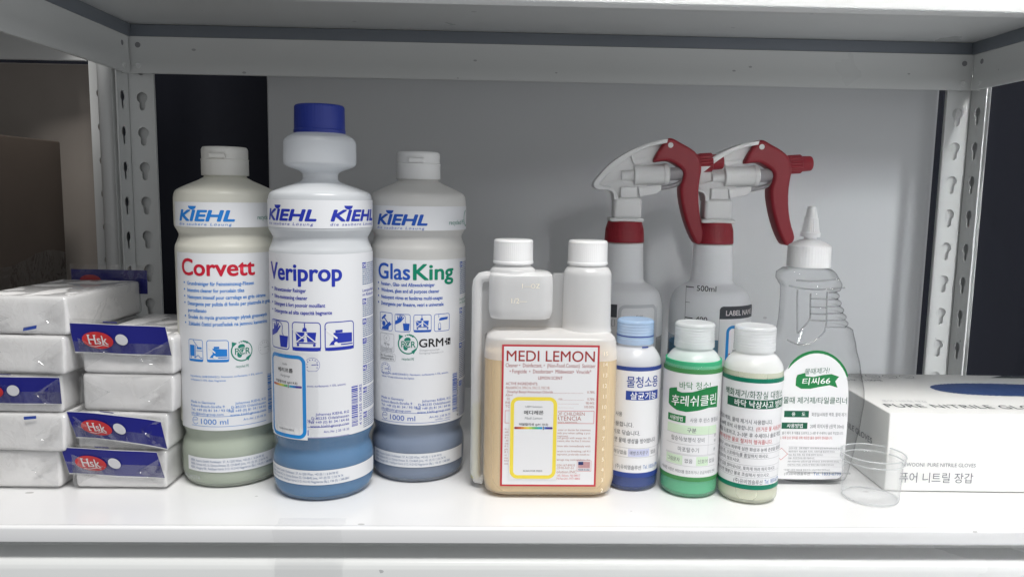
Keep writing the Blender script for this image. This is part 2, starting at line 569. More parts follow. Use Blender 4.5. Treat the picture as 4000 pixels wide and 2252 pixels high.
class Print:
    """flat artwork in millimetres, later wrapped on a surface"""

    def __init__(self, step=None):
        self.V = []; self.F = []; self.MI = []; self.mats = []; self.step = step

    def mi(self, mat):
        if mat not in self.mats:
            self.mats.append(mat)
        return self.mats.index(mat)

    def add(self, vs, fs, mat, layer, cut=True):
        if self.step and cut and vs:
            bm = bmesh.new()
            bv = [bm.verts.new((x, y, 0)) for x, y in vs]
            for f in fs:
                try:
                    bm.faces.new([bv[i] for i in f])
                except ValueError:
                    pass
            x0 = min(v[0] for v in vs); x1 = max(v[0] for v in vs)
            k = math.ceil(x0 / self.step + 1e-6)
            while k * self.step < x1 - 1e-6:
                bmesh.ops.bisect_plane(bm, geom=bm.verts[:] + bm.edges[:] + bm.faces[:], dist=1e-7,
                                       plane_co=(k * self.step, 0, 0), plane_no=(1, 0, 0))
                k += 1
            bmesh.ops.triangulate(bm, faces=[f for f in bm.faces if len(f.verts) > 4])
            bm.verts.index_update()
            vs = [(v.co.x, v.co.y) for v in bm.verts]
            fs = [[v.index for v in f.verts] for f in bm.faces]
            bm.free()
        b = len(self.V); m_ = self.mi(mat)
        self.V += [(x, y, layer) for x, y in vs]
        for f in fs:
            self.F.append([i + b for i in f]); self.MI.append(m_)

    def rect(self, u0, v0, u1, v1, mat, layer=1):
        self.add([(u0, v0), (u1, v0), (u1, v1), (u0, v1)], [(0, 1, 2, 3)], mat, layer)

    def poly(self, pts, mat, layer=1):
        bm = bmesh.new()
        f = bm.faces.new([bm.verts.new((x, y, 0)) for x, y in pts])
        bm.normal_update()
        bmesh.ops.triangulate(bm, faces=[f])
        bm.verts.index_update()
        vs = [(v.co.x, v.co.y) for v in bm.verts]; fs = [[v.index for v in q.verts] for q in bm.faces]
        bm.free()
        self.add(vs, fs, mat, layer)

    def ell(self, cx, cy, rx, ry, mat, layer=1, n=28, a0=0, a1=360):
        full = a1 - a0 >= 360
        pts = [(cx + rx * math.cos(math.radians(a0 + (a1 - a0) * k / n)), cy + ry * math.sin(math.radians(a0 + (a1 - a0) * k / n))) for k in range(n if full else n + 1)]
        self.poly(pts, mat, layer)

    def line(self, pts, wd, mat, layer=1, closed=False):
        n = len(pts); vs = []; fs = []
        for i, p in enumerate(pts):
            a = pts[i - 1] if (i or closed) else p
            b = pts[(i + 1) % n] if (i < n - 1 or closed) else p
            tx, ty = b[0] - a[0], b[1] - a[1]; l = math.hypot(tx, ty) or 1
            nx, ny = -ty / l * wd / 2, tx / l * wd / 2
            vs += [(p[0] + nx, p[1] + ny), (p[0] - nx, p[1] - ny)]
        for i in range(n if closed else n - 1):
            j = (i + 1) % n
            fs.append((2 * i, 2 * i + 1, 2 * j + 1, 2 * j))
        self.add(vs, fs, mat, layer)

    def arc(self, cx, cy, r, a0, a1, wd, mat, layer=1, n=28, ry=None):
        ry = ry or r
        self.line([(cx + r * math.cos(math.radians(a0 + (a1 - a0) * k / n)), cy + ry * math.sin(math.radians(a0 + (a1 - a0) * k / n))) for k in range(n + 1)], wd, mat, layer)

    def rring(self, u0, v0, u1, v1, r, wd, mat, layer=1):
        self.line(rrect_loop((u0 + u1) / 2, (v0 + v1) / 2, (u1 - u0) / 2 - wd / 2, (v1 - v0) / 2 - wd / 2, r, 5), wd, mat, layer, closed=True)

    def rrect(self, u0, v0, u1, v1, r, mat, layer=1):
        self.poly(rrect_loop((u0 + u1) / 2, (v0 + v1) / 2, (u1 - u0) / 2, (v1 - v0) / 2, r, 5), mat, layer)

    def text(self, s, u, v, h, mat, w=None, al='l', bold=0.0, shear=0.0, layer=2, space=1.0, rot=0.0, arcf=None, latin=None):
        """v = middle height; h = cap height (mm)"""
        res = 2 if h < 4 else 4
        vs, fs, x0, x1 = text_geo(s, 0.0, res, space)
        if not vs:
            return
        lo, hi = HAN if (is_hangul(s) and not latin) else LAT
        sy = h / (hi - lo); sx = sy
        if w:
            sx = w / max(1e-6, x1 - x0)
        wd = (x1 - x0) * sx
        off = {'l': 0, 'c': -wd / 2, 'r': -wd}[al]
        mid = (lo + hi) / 2
        out = []
        c, sn = math.cos(math.radians(rot)), math.sin(math.radians(rot))
        for x, y in vs:
            a = (x - x0) * sx + off; b = (y - mid) * sy
            a += b * shear
            if arcf:
                b += arcf(a)
            out.append((u + a * c - b * sn, v + a * sn + b * c))
        self.add(out, fs, mat, layer, cut=h > 3.4)
        if bold > 0:
            d = bold * sy
            k = 1
            for dx, dy in ((1, 0), (-1, 0), (0, .7), (0, -.7), (.7, .5), (-.7, .5), (.7, -.5), (-.7, -.5)):
                self.add([(x + dx * d, y + dy * d) for x, y in out], fs, mat, layer + .05 * k, cut=h > 3.4)
                k += 1

    def dashes(self, u0, u1, v, h, mat, rnd, layer=1):
        u = u0
        while u < u1 - .3:
            l = min(rnd.uniform(.8, 3.2), u1 - u)
            self.rect(u, v - h / 2, u + l, v + h / 2, mat, layer)
            u += l + rnd.uniform(.3, .6)

    def barcode(self, u0, u1, v0, v1, mat, rnd, vertical=True):
        v = v0
        while v < v1:
            t = rnd.choice((.35, .35, .7, 1.0))
            if vertical:
                self.rect(u0, v, u1, min(v + t, v1), mat, 1)
            else:
                self.rect(v, u0, min(v + t, v1), u1, mat, 1)
            v += t + rnd.choice((.35, .5, .8))

    def build(self, name, parent, mapf, base=0.25, lay=0.07):
        vs = [mapf(u, v, (base + l * lay)) for u, v, l in self.V]
        me = bpy.data.meshes.new(name)
        me.from_pydata([tuple(c * MM for c in q) for q in vs], [], self.F)
        me.polygons.foreach_set('material_index', self.MI)
        me.update()
        return link(name, me, self.mats, parent)


def cyl(R, du=0.0):
    def f(u, v, h):
        t = (u + du) / R
        return ((R + h) * math.sin(t), -(R + h) * math.cos(t), v)
    return f


def flat(y):            # plane facing -y, at local y (mm)
    return lambda u, v, h: (u, y - h, v)


def top(z):             # plane facing up
    return lambda u, v, h: (u, v, z + h)


# ================================================================== SETTING
def structure(name, me, mat):
    o = link(name, me, mat, None, smooth=False)
    o['kind'] = 'structure'
    return o


# dark hanging behind everything, with shallow vertical folds
bm = bmesh.new()
row = []
for k in range(161):
    x = -2.0 + 4.6 * k / 160
    y = 1.25 + 0.012 * math.sin(x * 31) + 0.006 * math.sin(x * 77 + 1)
    row.append((bm.verts.new((x, y, -0.9)), bm.verts.new((x, y, 1.6))))
for a, b in zip(row[:-1], row[1:]):
    bm.faces.new((a[0], b[0], b[1], a[1]))
o = structure('wall_back', bm_mesh('wall_back', bm), 'dark_wall'); o.data.shade_smooth()

# white panel leaning flush behind the rack
t = thing('white_panel', 'large plain pale grey panel standing upright behind the shelving rack', 'panel', (0.14, 0.984, -0.6))
link('board', rbox('board', -0.411, 0.414, -0.012, 0.008, 0, 1.6, 0.003), 'panel', t)


# ------------------------------------------------------------------ rack
def keyhole(cx, cz):
    pts = []
    r = 6.3; s = 3.4
    a0 = math.degrees(math.asin(s / r))
    for k in range(19):
        a = math.radians(-90 + a0 + (360 - 2 * a0) * k / 18)
        pts.append((cx + r * math.cos(a), cz + r * math.sin(a)))
    for k in range(7):
        a = math.radians(180 + 180 * k / 6)
        pts.append((cx + s * math.cos(a), cz - 11.5 + s * math.sin(a)))
    return pts


def post_mesh(sx, sy, z0=-380, z1=640):
    """L post, corner at origin, flanges run to sx (x) and sy (y)"""
    W_ = 30.0
    def flange(ph):
        loops = [[(1.2, z0), (W_, z0), (W_, z1), (1.2, z1)]]
        z = 305.6 - 40.5 * 16
        while z < z1 - 25:
            if z > z0 + 25:
                loops.append(keyhole(15.8, z + ph))
            z += 40.5
        return loops
    a = curve_mesh('a', flange(0), 0.9, 0.25, 1)
    b = curve_mesh('b', flange(0), 0.9, 0.25, 1)
    bm = bmesh.new()
    for v in a.vertices:
        v.co.x *= sx
    bm.from_mesh(a)
    for v in b.vertices:
        x, y, z = v.co
        v.co = (y, x * sy, z)
    bm.from_mesh(b)
    # rounded corner between the flanges
    ring0 = []
    for k in range(7):
        an = math.radians(90 * k / 6)
        ring0.append((sx * (1.4 - 2.3 * math.cos(an)) * MM * 1.0, sy * (1.4 - 2.3 * math.sin(an)) * MM))
    vs = [(bm.verts.new((x, y, z0 * MM)), bm.verts.new((x, y, z1 * MM))) for x, y in ring0]
    for p, q in zip(vs[:-1], vs[1:]):
        bm.faces.new((p[0], q[0], q[1], p[1]))
    me = bm_mesh('post', bm, 35)
    bpy.data.meshes.remove(a); bpy.data.meshes.remove(b)
    return me


def backing(sx, sy):
    """second skin of the post that shows through the keyholes"""
    bm = bmesh.new()
    rbox('', min(sx * .004, sx * .029), max(sx * .004, sx * .029), min(-sy * .0056, -sy * .0052), max(-sy * .0056, -sy * .0052), -.38, .64, bm=bm)
    rbox('', min(-sx * .0056, -sx * .0052), max(-sx * .0056, -sx * .0052), min(sy * .004, sy * .029), max(sy * .004, sy * .029), -.38, .64, bm=bm)
    return bm_mesh('post_back', bm)


def beam_prof(h, d=14.0, face=-1):
    """C profile (y, z) in mm, face at y=0, flanges run to +d; small pressed step in the face"""
    return [(0, 0), (-0.0, h * .34), (0.9, h * .38), (0.9, h * .92), (0.2, h), (d, h), (d, h - 1.4), (2.4, h - 1.4), (2.4, 1.4), (d, 1.4), (d, 0)]


def beam(x0, x1, prof, M4):
    bm = bmesh.new()
    a = [bm.verts.new(M4 @ Vector((x0, y * MM, z * MM))) for y, z in prof]
    b = [bm.verts.new(M4 @ Vector((x1, y * MM, z * MM))) for y, z in prof]
    n = len(prof)
    for k in range(n):
        bm.faces.new((a[k], a[(k + 1) % n], b[(k + 1) % n], b[k]))
    bm.faces.new(a); bm.faces.new(b)
    es = [e for e in bm.edges if abs((e.verts[0].co - e.verts[1].co).length - (x1 - x0)) < 1e-4]
    bmesh.ops.bevel(bm, geom=es, offset=0.0007, segments=2, affect='EDGES')
    return bm_mesh('beam', bm, 30)


XL, XR, YF, YB = -0.4250, 0.5794, 0.5436, 0.9485
rack = thing('shelving_rack', 'white painted steel shelving rack with keyhole posts holding the cleaning bottles', 'shelf')
for (x, y, sx, sy) in ((XL, YB, 1, -1), (XR, YB, -1, -1), (XL, YF + .006, 1, 1), (XR, YF + .006, -1, 1)):
    p = link('post', post_mesh(sx, sy), 'steel', rack, loc=(x, y, 0))
    if y > .8:
        link('post_lining', backing(sx, sy), 'steel', p)


def deck(zt, z_front_drop=0.0, lip=12.5, back_lip=True, yb=0.9600):
    bm = bmesh.new()
    x0, x1 = XL - .004, XR + .004
    pr = [(YF + .0022, zt - lip * MM), (YF, zt - .0022)]
    for k in range(1, 6):
        a = math.radians(90 * k / 5)
        pr.append((YF + .0022 - .0022 * math.cos(a), zt - .0022 + .0022 * math.sin(a)))
    pr += [(YF + .0045, zt - .0002), (YF + .0056, zt - .0008), (YF + .0075, zt - .0008)]
    pr += [(yb - .003, zt - .0008), (yb, zt - .0035), (yb, zt - .017), (yb - .0012, zt - .017), (yb - .0012, zt - .0048), (yb - .004, zt - .0022),
           (YF + .0012, zt - .0022), (YF + .0034, zt - lip * MM)]
    a = [bm.verts.new((x0, y, z)) for y, z in pr]; b = [bm.verts.new((x1, y, z)) for y, z in pr]
    n = len(pr)
    for k in range(n):
        bm.faces.new((a[k], a[(k + 1) % n], b[(k + 1) % n], b[k]))
    bm.faces.new(a); bm.faces.new(b)
    return bm_mesh('deck', bm, 25)


ZD = 0.0008
lower = link('shelf_board', deck(ZD), 'deck', rack)
up = link('shelf_board', deck(0, lip=16), 'steel', rack)
up.matrix_local = Matrix.Translation((0, YF, 0.4308)) @ Matrix.Rotation(0.0, 4, 'X') @ Matrix.Translation((0, -YF, 0))

idt = Matrix.Identity(4)
H1 = 41.5
# front beams (face towards the viewer), back beams (face towards the viewer), side beams
link('beam', beam(XL + .004, XR - .004, [(0, 0), (0, 42), (.5, 45.0), (1.6, 47.4), (3.2, 49.0), (5.5, 49.8), (26, 49.8), (26, 74), (28, 74), (28, 47.5), (5, 47.5), (2.4, 43), (2.2, 0)], Matrix.Translation((0, YF + .0035, -0.0764))), 'steel', rack)
link('beam', beam(XL + .004, XR - .004, beam_prof(42), Matrix.Translation((0, YF + .002, 0.3714))), 'steel', rack)
bk = link('beam', beam(XL + .0042, XR - .0042, beam_prof(H1, 5), Matrix.Translation((0, YB - .0085, 0.3730))), 'steel', rack)
link('beam', beam(XL + .0042, XR - .0042, beam_prof(H1, 5), Matrix.Translation((0, YB - .0085, -0.0590))), 'steel', rack)
M['gap_shade'] = solid('gap_shade_grey', (0.20, 0.22, 0.25), 0.45, 0.5, (90, 0.1, 0.0004), var=0.08, varscale=10)  # strips added above the upper beams; dark colour stands in for shade
rl = link('gap_shade_strip', rbox('gap_shade_strip', XL + .006, XR - .006, YB - .0070, YB - .0040, .4148, .4281, .0005), 'gap_shade', rack)
link('gap_shade_strip', rbox('gap_shade_strip', XL + .0065, XL + .0090, YF + .03, YB - .0080, .4140, .4281, .0005), 'gap_shade', rack)
link('gap_shade_strip', rbox('gap_shade_strip', XR - .0090, XR - .0065, YF + .03, YB - .0080, .4140, .4281, .0005), 'gap_shade', rack)
RZ = Matrix.Rotation(PI / 2, 4, 'Z')
for zb in (0.3722, -0.0590):
    # left side: face towards +x
    link('beam', beam(YF + .012, YB - .012, beam_prof(H1, 5), Matrix.Translation((XL + .0085, 0, zb)) @ RZ), 'steel', rack)
    link('beam', beam(-(YB - .012), -(YF + .012), beam_prof(H1, 5), Matrix.Translation((XR - .0085, 0, zb)) @ Matrix.Rotation(-PI / 2, 4, 'Z')), 'steel', rack)
# rivets and bolt holes at the beam ends
for (x, z, hole) in ((XL + .0165, .4048, 1), (XL + .016, .3814, 0), (XR - .0165, .4040, 1), (XR - .017, .3806, 0)):
    me = lathe('rivet', [(0, 0), (3.1, 0), (3.1, .25), (0, .25)] if hole else fillet([(4.0, 0), (3.6, .9, .6), (2.2, 1.1, .3), (1.9, .5), (0, .5)]), 20)
    me.transform(Matrix.Rotation(PI / 2, 4, 'X'))
    link('bolt_hole' if hole else 'rivet', me, 'steel_dark' if hole else 'steel', bk, loc=(x, YB - .0089 + (.0010 if hole else .0002), z))
for (sx, X) in ((1, XL), (-1, XR)):
    for (z, hole) in ((.4038, 1), (.3798, 0)):
        me = lathe('rivet', [(0, 0), (3.0, 0), (3.0, .25), (0, .25)] if hole else fillet([(4.0, 0), (3.6, .9, .6), (2.2, 1.1, .3), (1.9, .5), (0, .5)]), 20)
        me.transform(Matrix.Rotation(sx * PI / 2, 4, 'Y'))
        link('bolt_hole' if hole else 'rivet', me, 'steel_dark' if hole else 'steel', bk, loc=(X + sx * (.0083 if not hole else .0074), YB - .027, z))

# neighbouring rack on the left: posts and a beam seen past the open side
nb = thing('shelving_rack', 'second grey steel rack beyond the left end, mostly hidden behind cardboard boxes', 'shelf')
bm = bmesh.new()
tube('', [(-.4450, .94, -.38), (-.4450, .94, .64)], .0102, 20, bm=bm)
link('post', bm_mesh('post', bm, 40), 'steel', nb)
link('post', post_mesh(-1, -1), 'steel', nb, loc=(-.4570, .984, .008))
link('beam', beam(-.80, -.487, beam_prof(H1, 5), Matrix.Translation((0, .984 - .0085, .391))), 'steel', nb)

link('shelf_board', rbox('shelf_board', -1.05, -.478, .46, 1.00, .4335, .447, .002), 'steel', nb)  # neighbour's upper board, added to shade the posts and boxes below
# cardboard boxes beyond the left end
cb = thing('cardboard_box', 'large dark brown cardboard carton wrapped in film beyond the left end', 'box', (-0.70, 0.70, -0.10))
link('box_body', rbox('box_body', -.198, .198, -.29, .24, 0, .3934, .002), 'card', cb)
bm = bmesh.new()
NX, NZ = 60, 24
g = [[None] * (NZ + 1) for _ in range(NX + 1)]
rn = random.Random(4)
for i in range(NX + 1):
    for j in range(NZ + 1):
        y = -.285 + .52 * i / NX; z = .01 + .254 * j / NZ
        dx = .2005 + .0022 * math.sin((y * 1.0 + z * 1.15) * 150) * (0.5 + .5 * math.sin(y * 21 + 1)) + .001 * rn.random()
        g[i][j] = bm.verts.new((dx, y, z + (.006 * math.sin(y * 40) if j == NZ else 0)))
for i in range(NX):
    for j in range(NZ):
        bm.faces.new((g[i][j], g[i + 1][j], g[i + 1][j + 1], g[i][j + 1]))
link('stretch_film', bm_mesh('stretch_film', bm), 'film', cb)
cb2 = thing('cardboard_box', 'lighter tan cardboard carton standing behind the dark brown carton', 'box', (-0.70, 1.06, -0.10))
link('box_body', rbox('box_body', -.25, .216, -.03, .0, 0, .495, .002), 'card_light', cb2)

# clear tape over the front edge of the lower board
bm = bmesh.new()
prof = [(YF + .016, ZD + .00025), (YF + .006, ZD + .0003), (YF + .0012, ZD - .0001), (YF - .0005, ZD - .0025), (YF - .0006, ZD - .012), (YF + .0012, -.022), (YF + .0030, -.030), (YF + .0031, -.075)]
rn = random.Random(7); cols = []
for i in range(25):
    x = -.1532 + .0495 * i / 24
    cols.append([bm.verts.new((x + .0012 * math.sin(j * 1.7) * (i == 0 or i == 24), y - .0005 * rn.random() * (3 < j < 6), z)) for j, (y, z) in enumerate(prof)])
for a, b in zip(cols[:-1], cols[1:]):
    for j in range(len(prof) - 1):
        bm.faces.new((a[j], b[j], b[j + 1], a[j + 1]))
tp = link('adhesive_tape', bm_mesh('adhesive_tape', bm), 'tape')
tp['label'] = 'strip of clear adhesive tape stuck over the front edge of the shelf board'; tp['category'] = 'tape'


def wet(o, col, level):
    """the wall below the fill level touches liquid and scatters less"""
    me = o.data
    me.materials.append(milky('wetted_wall', col, 0.72, 0.24, 0.1, graze=0.85))
    for p_ in me.polygons:
        if p_.center.z < level * MM:
            p_.material_index = 1




# ================================================================== LITRE BOTTLES
def kiehl_profile():
    p = [(0, 2.2), (30, 2.2), (33.5, 0.4, 2), (36.5, 0.6, 2), (39.6, 6, 5), (40.2, 12, 3), (40.4, 28, 2), (39.6, 33, 3), (37.4, 37.5, 3), (36.9, 40.5, 3),
         (38.2, 45, 3), (40.0, 49, 2), (40.4, 51, 2), (40.4, 193, 2), (40.1, 196, 1.5), (38.6, 199, 3), (37.0, 203.5, 3), (36.9, 205.5, 3), (38.8, 209, 3),
         (40.3, 212, 2), (40.4, 214, 1), (40.4, 234, 4), (39.2, 240, 5)]
    return p


def logo(p, u, v, wd, h, mat):
    """KiEHL word mark with the half disc over the i"""
    p.text('KIEHL', u, v, h, mat, w=wd, bold=0.055, shear=0.33)
    cx = u + wd * .245 + h * .16
    p.ell(cx, v + h * .5 + 3.4, 3.7, 2.9, mat, 2, 16, 180, 360)
    p.text('die saubere Lösung', u - 2.0, v - h * .5 - 2.6, 2.0, mat, w=wd * .98, shear=0.25, space=1.25)


def bucket(p, cx, z, wd, h, mat):
    p.poly([(cx - wd * .38, z), (cx + wd * .38, z), (cx + wd * .5, z + h), (cx - wd * .5, z + h)], mat, 2)


def icon(p, kind, u0, v0, u1, v1, mat):
    W_, H_ = u1 - u0, v1 - v0
    X = lambda a: u0 + a * W_
    Y = lambda b: v0 + b * H_
    p.rring(u0, v0, u1, v1, W_ * .11, max(.32, W_ * .03), mat)
    lw = max(.35, W_ * .035)
    if kind == 'hand':
        p.poly([(X(.04), Y(.40)), (X(.25), Y(.48)), (X(.40), Y(.55)), (X(.62), Y(.80)), (X(.56), Y(.82)), (X(.44), Y(.70)), (X(.52), Y(.88)), (X(.45), Y(.90)), (X(.36), Y(.74)),
                (X(.40), Y(.92)), (X(.33), Y(.92)), (X(.27), Y(.74)), (X(.22), Y(.88)), (X(.17), Y(.84)), (X(.17), Y(.66)), (X(.04), Y(.60))], mat, 2)
        p.line(smooth_loop([(X(.10), Y(.92)), (X(.55), Y(.97)), (X(.72), Y(.82)), (X(.66), Y(.60)), (X(.74), Y(.48))], 2, False), lw * .7, mat, 2)
        bucket(p, X(.74), Y(.08), W_ * .42, H_ * .40, mat)
    elif kind == 'trolley':
        p.rect(u0 + .3, v0 + .3, u1 - .3, Y(.13), mat, 2)
        bucket(p, X(.30), Y(.32), W_ * .34, H_ * .33, mat); bucket(p, X(.68), Y(.32), W_ * .34, H_ * .33, mat)
        p.line([(X(.16), Y(.28)), (X(.84), Y(.28))], lw, mat, 2)
        p.line([(X(.16), Y(.30)), (X(.55), Y(.62))], lw, 'paper', 3); p.line([(X(.84), Y(.30)), (X(.45), Y(.62))], lw, 'paper', 3)
        p.line([(X(.02), Y(.74)), (X(.28), Y(.52)), (X(.5), Y(.40))], lw * .8, 'paper', 3)
        p.line([(X(.02), Y(.74)), (X(.20), Y(.58))], lw * .8, mat, 2)
        p.line([(X(.46), Y(.96)), (X(.47), Y(.74))], lw, mat, 2)
        p.poly([(X(.40), Y(.80)), (X(.52), Y(.80)), (X(.54), Y(.68)), (X(.38), Y(.68))], mat, 2)
        for q in (.22, .78):
            p.ell(X(q), Y(.21), W_ * .045, W_ * .045, mat, 2, 12)
    elif kind == 'machine':
        p.rect(u0 + .3, v0 + .3, u1 - .3, Y(.12), mat, 2)
        p.poly([(X(.28), Y(.26)), (X(.92), Y(.26)), (X(.92), Y(.58)), (X(.28), Y(.62))], mat, 2)
        p.rect(X(.34), Y(.62), X(.58), Y(.71), mat, 2)
        p.poly([(X(.14), Y(.20)), (X(.40), Y(.20)), (X(.36), Y(.42)), (X(.22), Y(.32))], mat, 2)
        p.ell(X(.36), Y(.24), W_ * .06, W_ * .06, 'paper', 3, 14)
        p.line([(X(.04), Y(.74)), (X(.40), Y(.42))], lw * 1.6, 'paper', 3); p.line([(X(.02), Y(.76)), (X(.26), Y(.55))], lw, mat, 2)
        p.rect(X(.52), Y(.18), X(.94), Y(.22), mat, 2)
    elif kind == 'scrub':
        p.rect(u0 + .3, v0 + .3, u1 - .3, Y(.11), mat, 2)
        p.rect(X(.10), Y(.24), X(.44), Y(.74), mat, 2)
        p.rect(X(.48), Y(.22), X(.52), Y(.74), mat, 2)
        for q in (.16, .46):
            p.ell(X(q), Y(.19), W_ * .05, W_ * .05, mat, 2, 12)
        p.line([(X(.35), Y(.97)), (X(.68), Y(.66))], lw, mat, 2)
        p.rect(X(.60), Y(.58), X(.92), Y(.66), mat, 2); p.line([(X(.56), Y(.50)), (X(.95), Y(.50))], lw * .8, mat, 2)
        p.line(smooth_loop([(X(.50), Y(.18)), (X(.68), Y(.32)), (X(.80), Y(.18)), (X(.95), Y(.17))], 2, False), lw, mat, 2)
    elif kind == 'squeegee':
        p.line([(X(.18), Y(.62)), (X(.50), Y(.86))], lw * 3.4, mat, 2)
        p.line([(X(.34), Y(.74)), (X(.66), Y(.44))], lw * 2.0, mat, 2)
        p.ell(X(.34), Y(.38), W_ * .14, W_ * .15, mat, 2, 16)
        p.poly([(X(.16), Y(.06)), (X(.72), Y(.06)), (X(.74), Y(.24)), (X(.92), Y(.36)), (X(.80), Y(.52)), (X(.62), Y(.40)), (X(.44), Y(.26)), (X(.22), Y(.20))], mat, 2)
        p.line([(X(.05), Y(.50)), (X(.3), Y(.48))], lw * .6, mat, 2); p.line([(X(.7), Y(.42)), (X(.97), Y(.40))], lw * .6, mat, 2)
    elif kind == 'spray':
        p.poly([(X(.30), Y(.62)), (X(.84), Y(.66)), (X(.88), Y(.80)), (X(.40), Y(.78)), (X(.30), Y(.70))], mat, 2)
        p.line([(X(.28), Y(.97)), (X(.28), Y(.80))], lw * .7, mat, 2)
        p.line([(X(.26), Y(.10)), (X(.26), Y(.42)), (X(.33), Y(.52)), (X(.40), Y(.42)), (X(.40), Y(.10)), (X(.26), Y(.10))], lw * .7, mat, 2)
        p.rect(X(.27), Y(.11), X(.39), Y(.17), mat, 2)
    elif kind == 'eco':
        for k in range(12):
            a = 2 * PI * k / 12
            p.ell(X(.5) + W_ * .2 * math.cos(a), Y(.74) + W_ * .2 * math.sin(a), W_ * .028, W_ * .028, mat, 2, 6)
        p.text('€', X(.5), Y(.74), H_ * .14, mat, al='c')
        p.line([(X(.42), Y(.34)), (X(.5), Y(.5))], lw, mat, 2); p.line([(X(.62), Y(.34)), (X(.56), Y(.48))], lw, mat, 2)
        p.ell(X(.40), Y(.46), W_ * .10, H_ * .05, mat, 2, 12); p.ell(X(.62), Y(.42), W_ * .10, H_ * .05, mat, 2, 12)
        p.text('Ecolabel', X(.5), Y(.22), H_ * .17, mat, w=W_ * .78, al='c', bold=.02)
        p.rect(X(.1), Y(.07), X(.9), Y(.10), mat, 2)


def pcr(p, cx, cy, r, mat):
    p.arc(cx, cy, r, 140, 330, r * .13, mat, 1); p.arc(cx, cy, r, -30, 85, r * .09, mat, 1)
    p.poly([(cx - r * .95, cy + r * .35), (cx - r * .45, cy + r * .80), (cx - r * .95, cy + r * .95)], mat, 1)
    p.poly([(cx + r * .95, cy - r * .35), (cx + r * .35, cy - r * .75), (cx + r * .60, cy - r * 1.05)], mat, 1)
    p.poly(smooth_loop([(cx - r * .50, cy - r * .60), (cx - r * .05, cy - r * .70), (cx + r * .05, cy - r * .1), (cx + r * .35, cy + r * .45), (cx + r * .15, cy + r * .72), (cx - r * .35, cy + r * .62), (cx - r * .42, cy + r * .1)], 2), mat, 1)
    for k in range(5):
        p.ell(cx - r * .25 + k * r * .19, cy + r * (.86 + .10 * math.sin(k * .9)), r * (.06 + .012 * k), r * (.07 + .012 * k), mat, 1, 10)
    p.text('PCR', cx + r * .06, cy - r * .02, r * .62, 'paper', w=r * 1.45, al='c', bold=.09, layer=2)
    p.text('PCR', cx + r * .06, cy - r * .02, r * .62, mat, w=r * 1.45, al='c', bold=.015, layer=4)
    p.text('recycled PE', cx, cy - r * 1.55, r * .26, 'lightgrey' if mat == 'lightgrey' else mat, w=r * 1.25, al='c')


def gauge(p, cx, cy, r, mat):
    p.arc(cx, cy, r, -60, 240, .22, mat, 1)
    p.line([(cx - r * .5, cy - r * .87), (cx + r * .5, cy - r * .87)], .22, mat, 1)
    for a in range(-30, 230, 29):
        c, s = math.cos(math.radians(a)), math.sin(math.radians(a))
        p.rect(cx + c * r * .74 - .35, cy + s * r * .74 - .4, cx + c * r * .74 + .35, cy + s * r * .74 + .4, mat, 1)
    p.line([(cx - r * .1, cy), (cx + r * .75, cy + r * .08)], .45, mat, 2)


def ph_sticker(p, u0, v0, u1, v1, border, maker, hangul, latin, ph, tick, lay=5, tape_below=0):
    """paper slip with rounded coloured frame; the square code in its lower half is left out"""
    W_, H_ = u1 - u0, v1 - v0
    cx = (u0 + u1) / 2
    p.rect(u0, v0, u1, v1, 'paper', lay)
    wd = W_ * .075
    p.line(rrect_loop(cx, (v0 + v1) / 2, W_ / 2 - wd * .75, H_ / 2 - wd * .75, W_ * .13, 6), wd, border, lay + 1, closed=True)
    Y = lambda f: v1 - H_ * f
    p.text(maker, cx, Y(.125), H_ * .024, 'grey', al='c', layer=lay + 1)
    p.text(hangul, cx, Y(.195), H_ * .048, 'black', w=W_ * .40, al='c', bold=.02, layer=lay + 1)
    p.text(latin, cx, Y(.262), H_ * .028, 'grey', al='c', shear=.2, layer=lay + 1)
    p.text('약알칼리성 (pH %s)' % ph, cx, Y(.335), H_ * .030, 'black', w=W_ * .60, al='c', bold=.02, layer=lay + 1)
    a, b = u0 + W_ * .125, u1 - W_ * .125
    n = len(RAIN)
    for k in range(n):
        p.rect(a + (b - a) * k / n, Y(.392), a + (b - a) * (k + 1) / n, Y(.366), 'rain%d' % k, lay + 1)
    p.ell(a, Y(.379), H_ * .013, H_ * .013, 'rain0', lay + 1, 12); p.ell(b, Y(.379), H_ * .013, H_ * .013, 'rain%d' % (n - 1), lay + 1, 12)
    tx = a + (b - a) * tick
    p.rect(tx - .7, Y(.402), tx + .7, Y(.356), 'white', lay + 2); p.rect(tx - .35, Y(.400), tx + .35, Y(.358), 'black', lay + 3)
    p.text('SCAN FOR MSDS', cx, Y(.895), H_ * .020, 'grey', w=W_ * .40, al='c', bold=.02, layer=lay + 1)


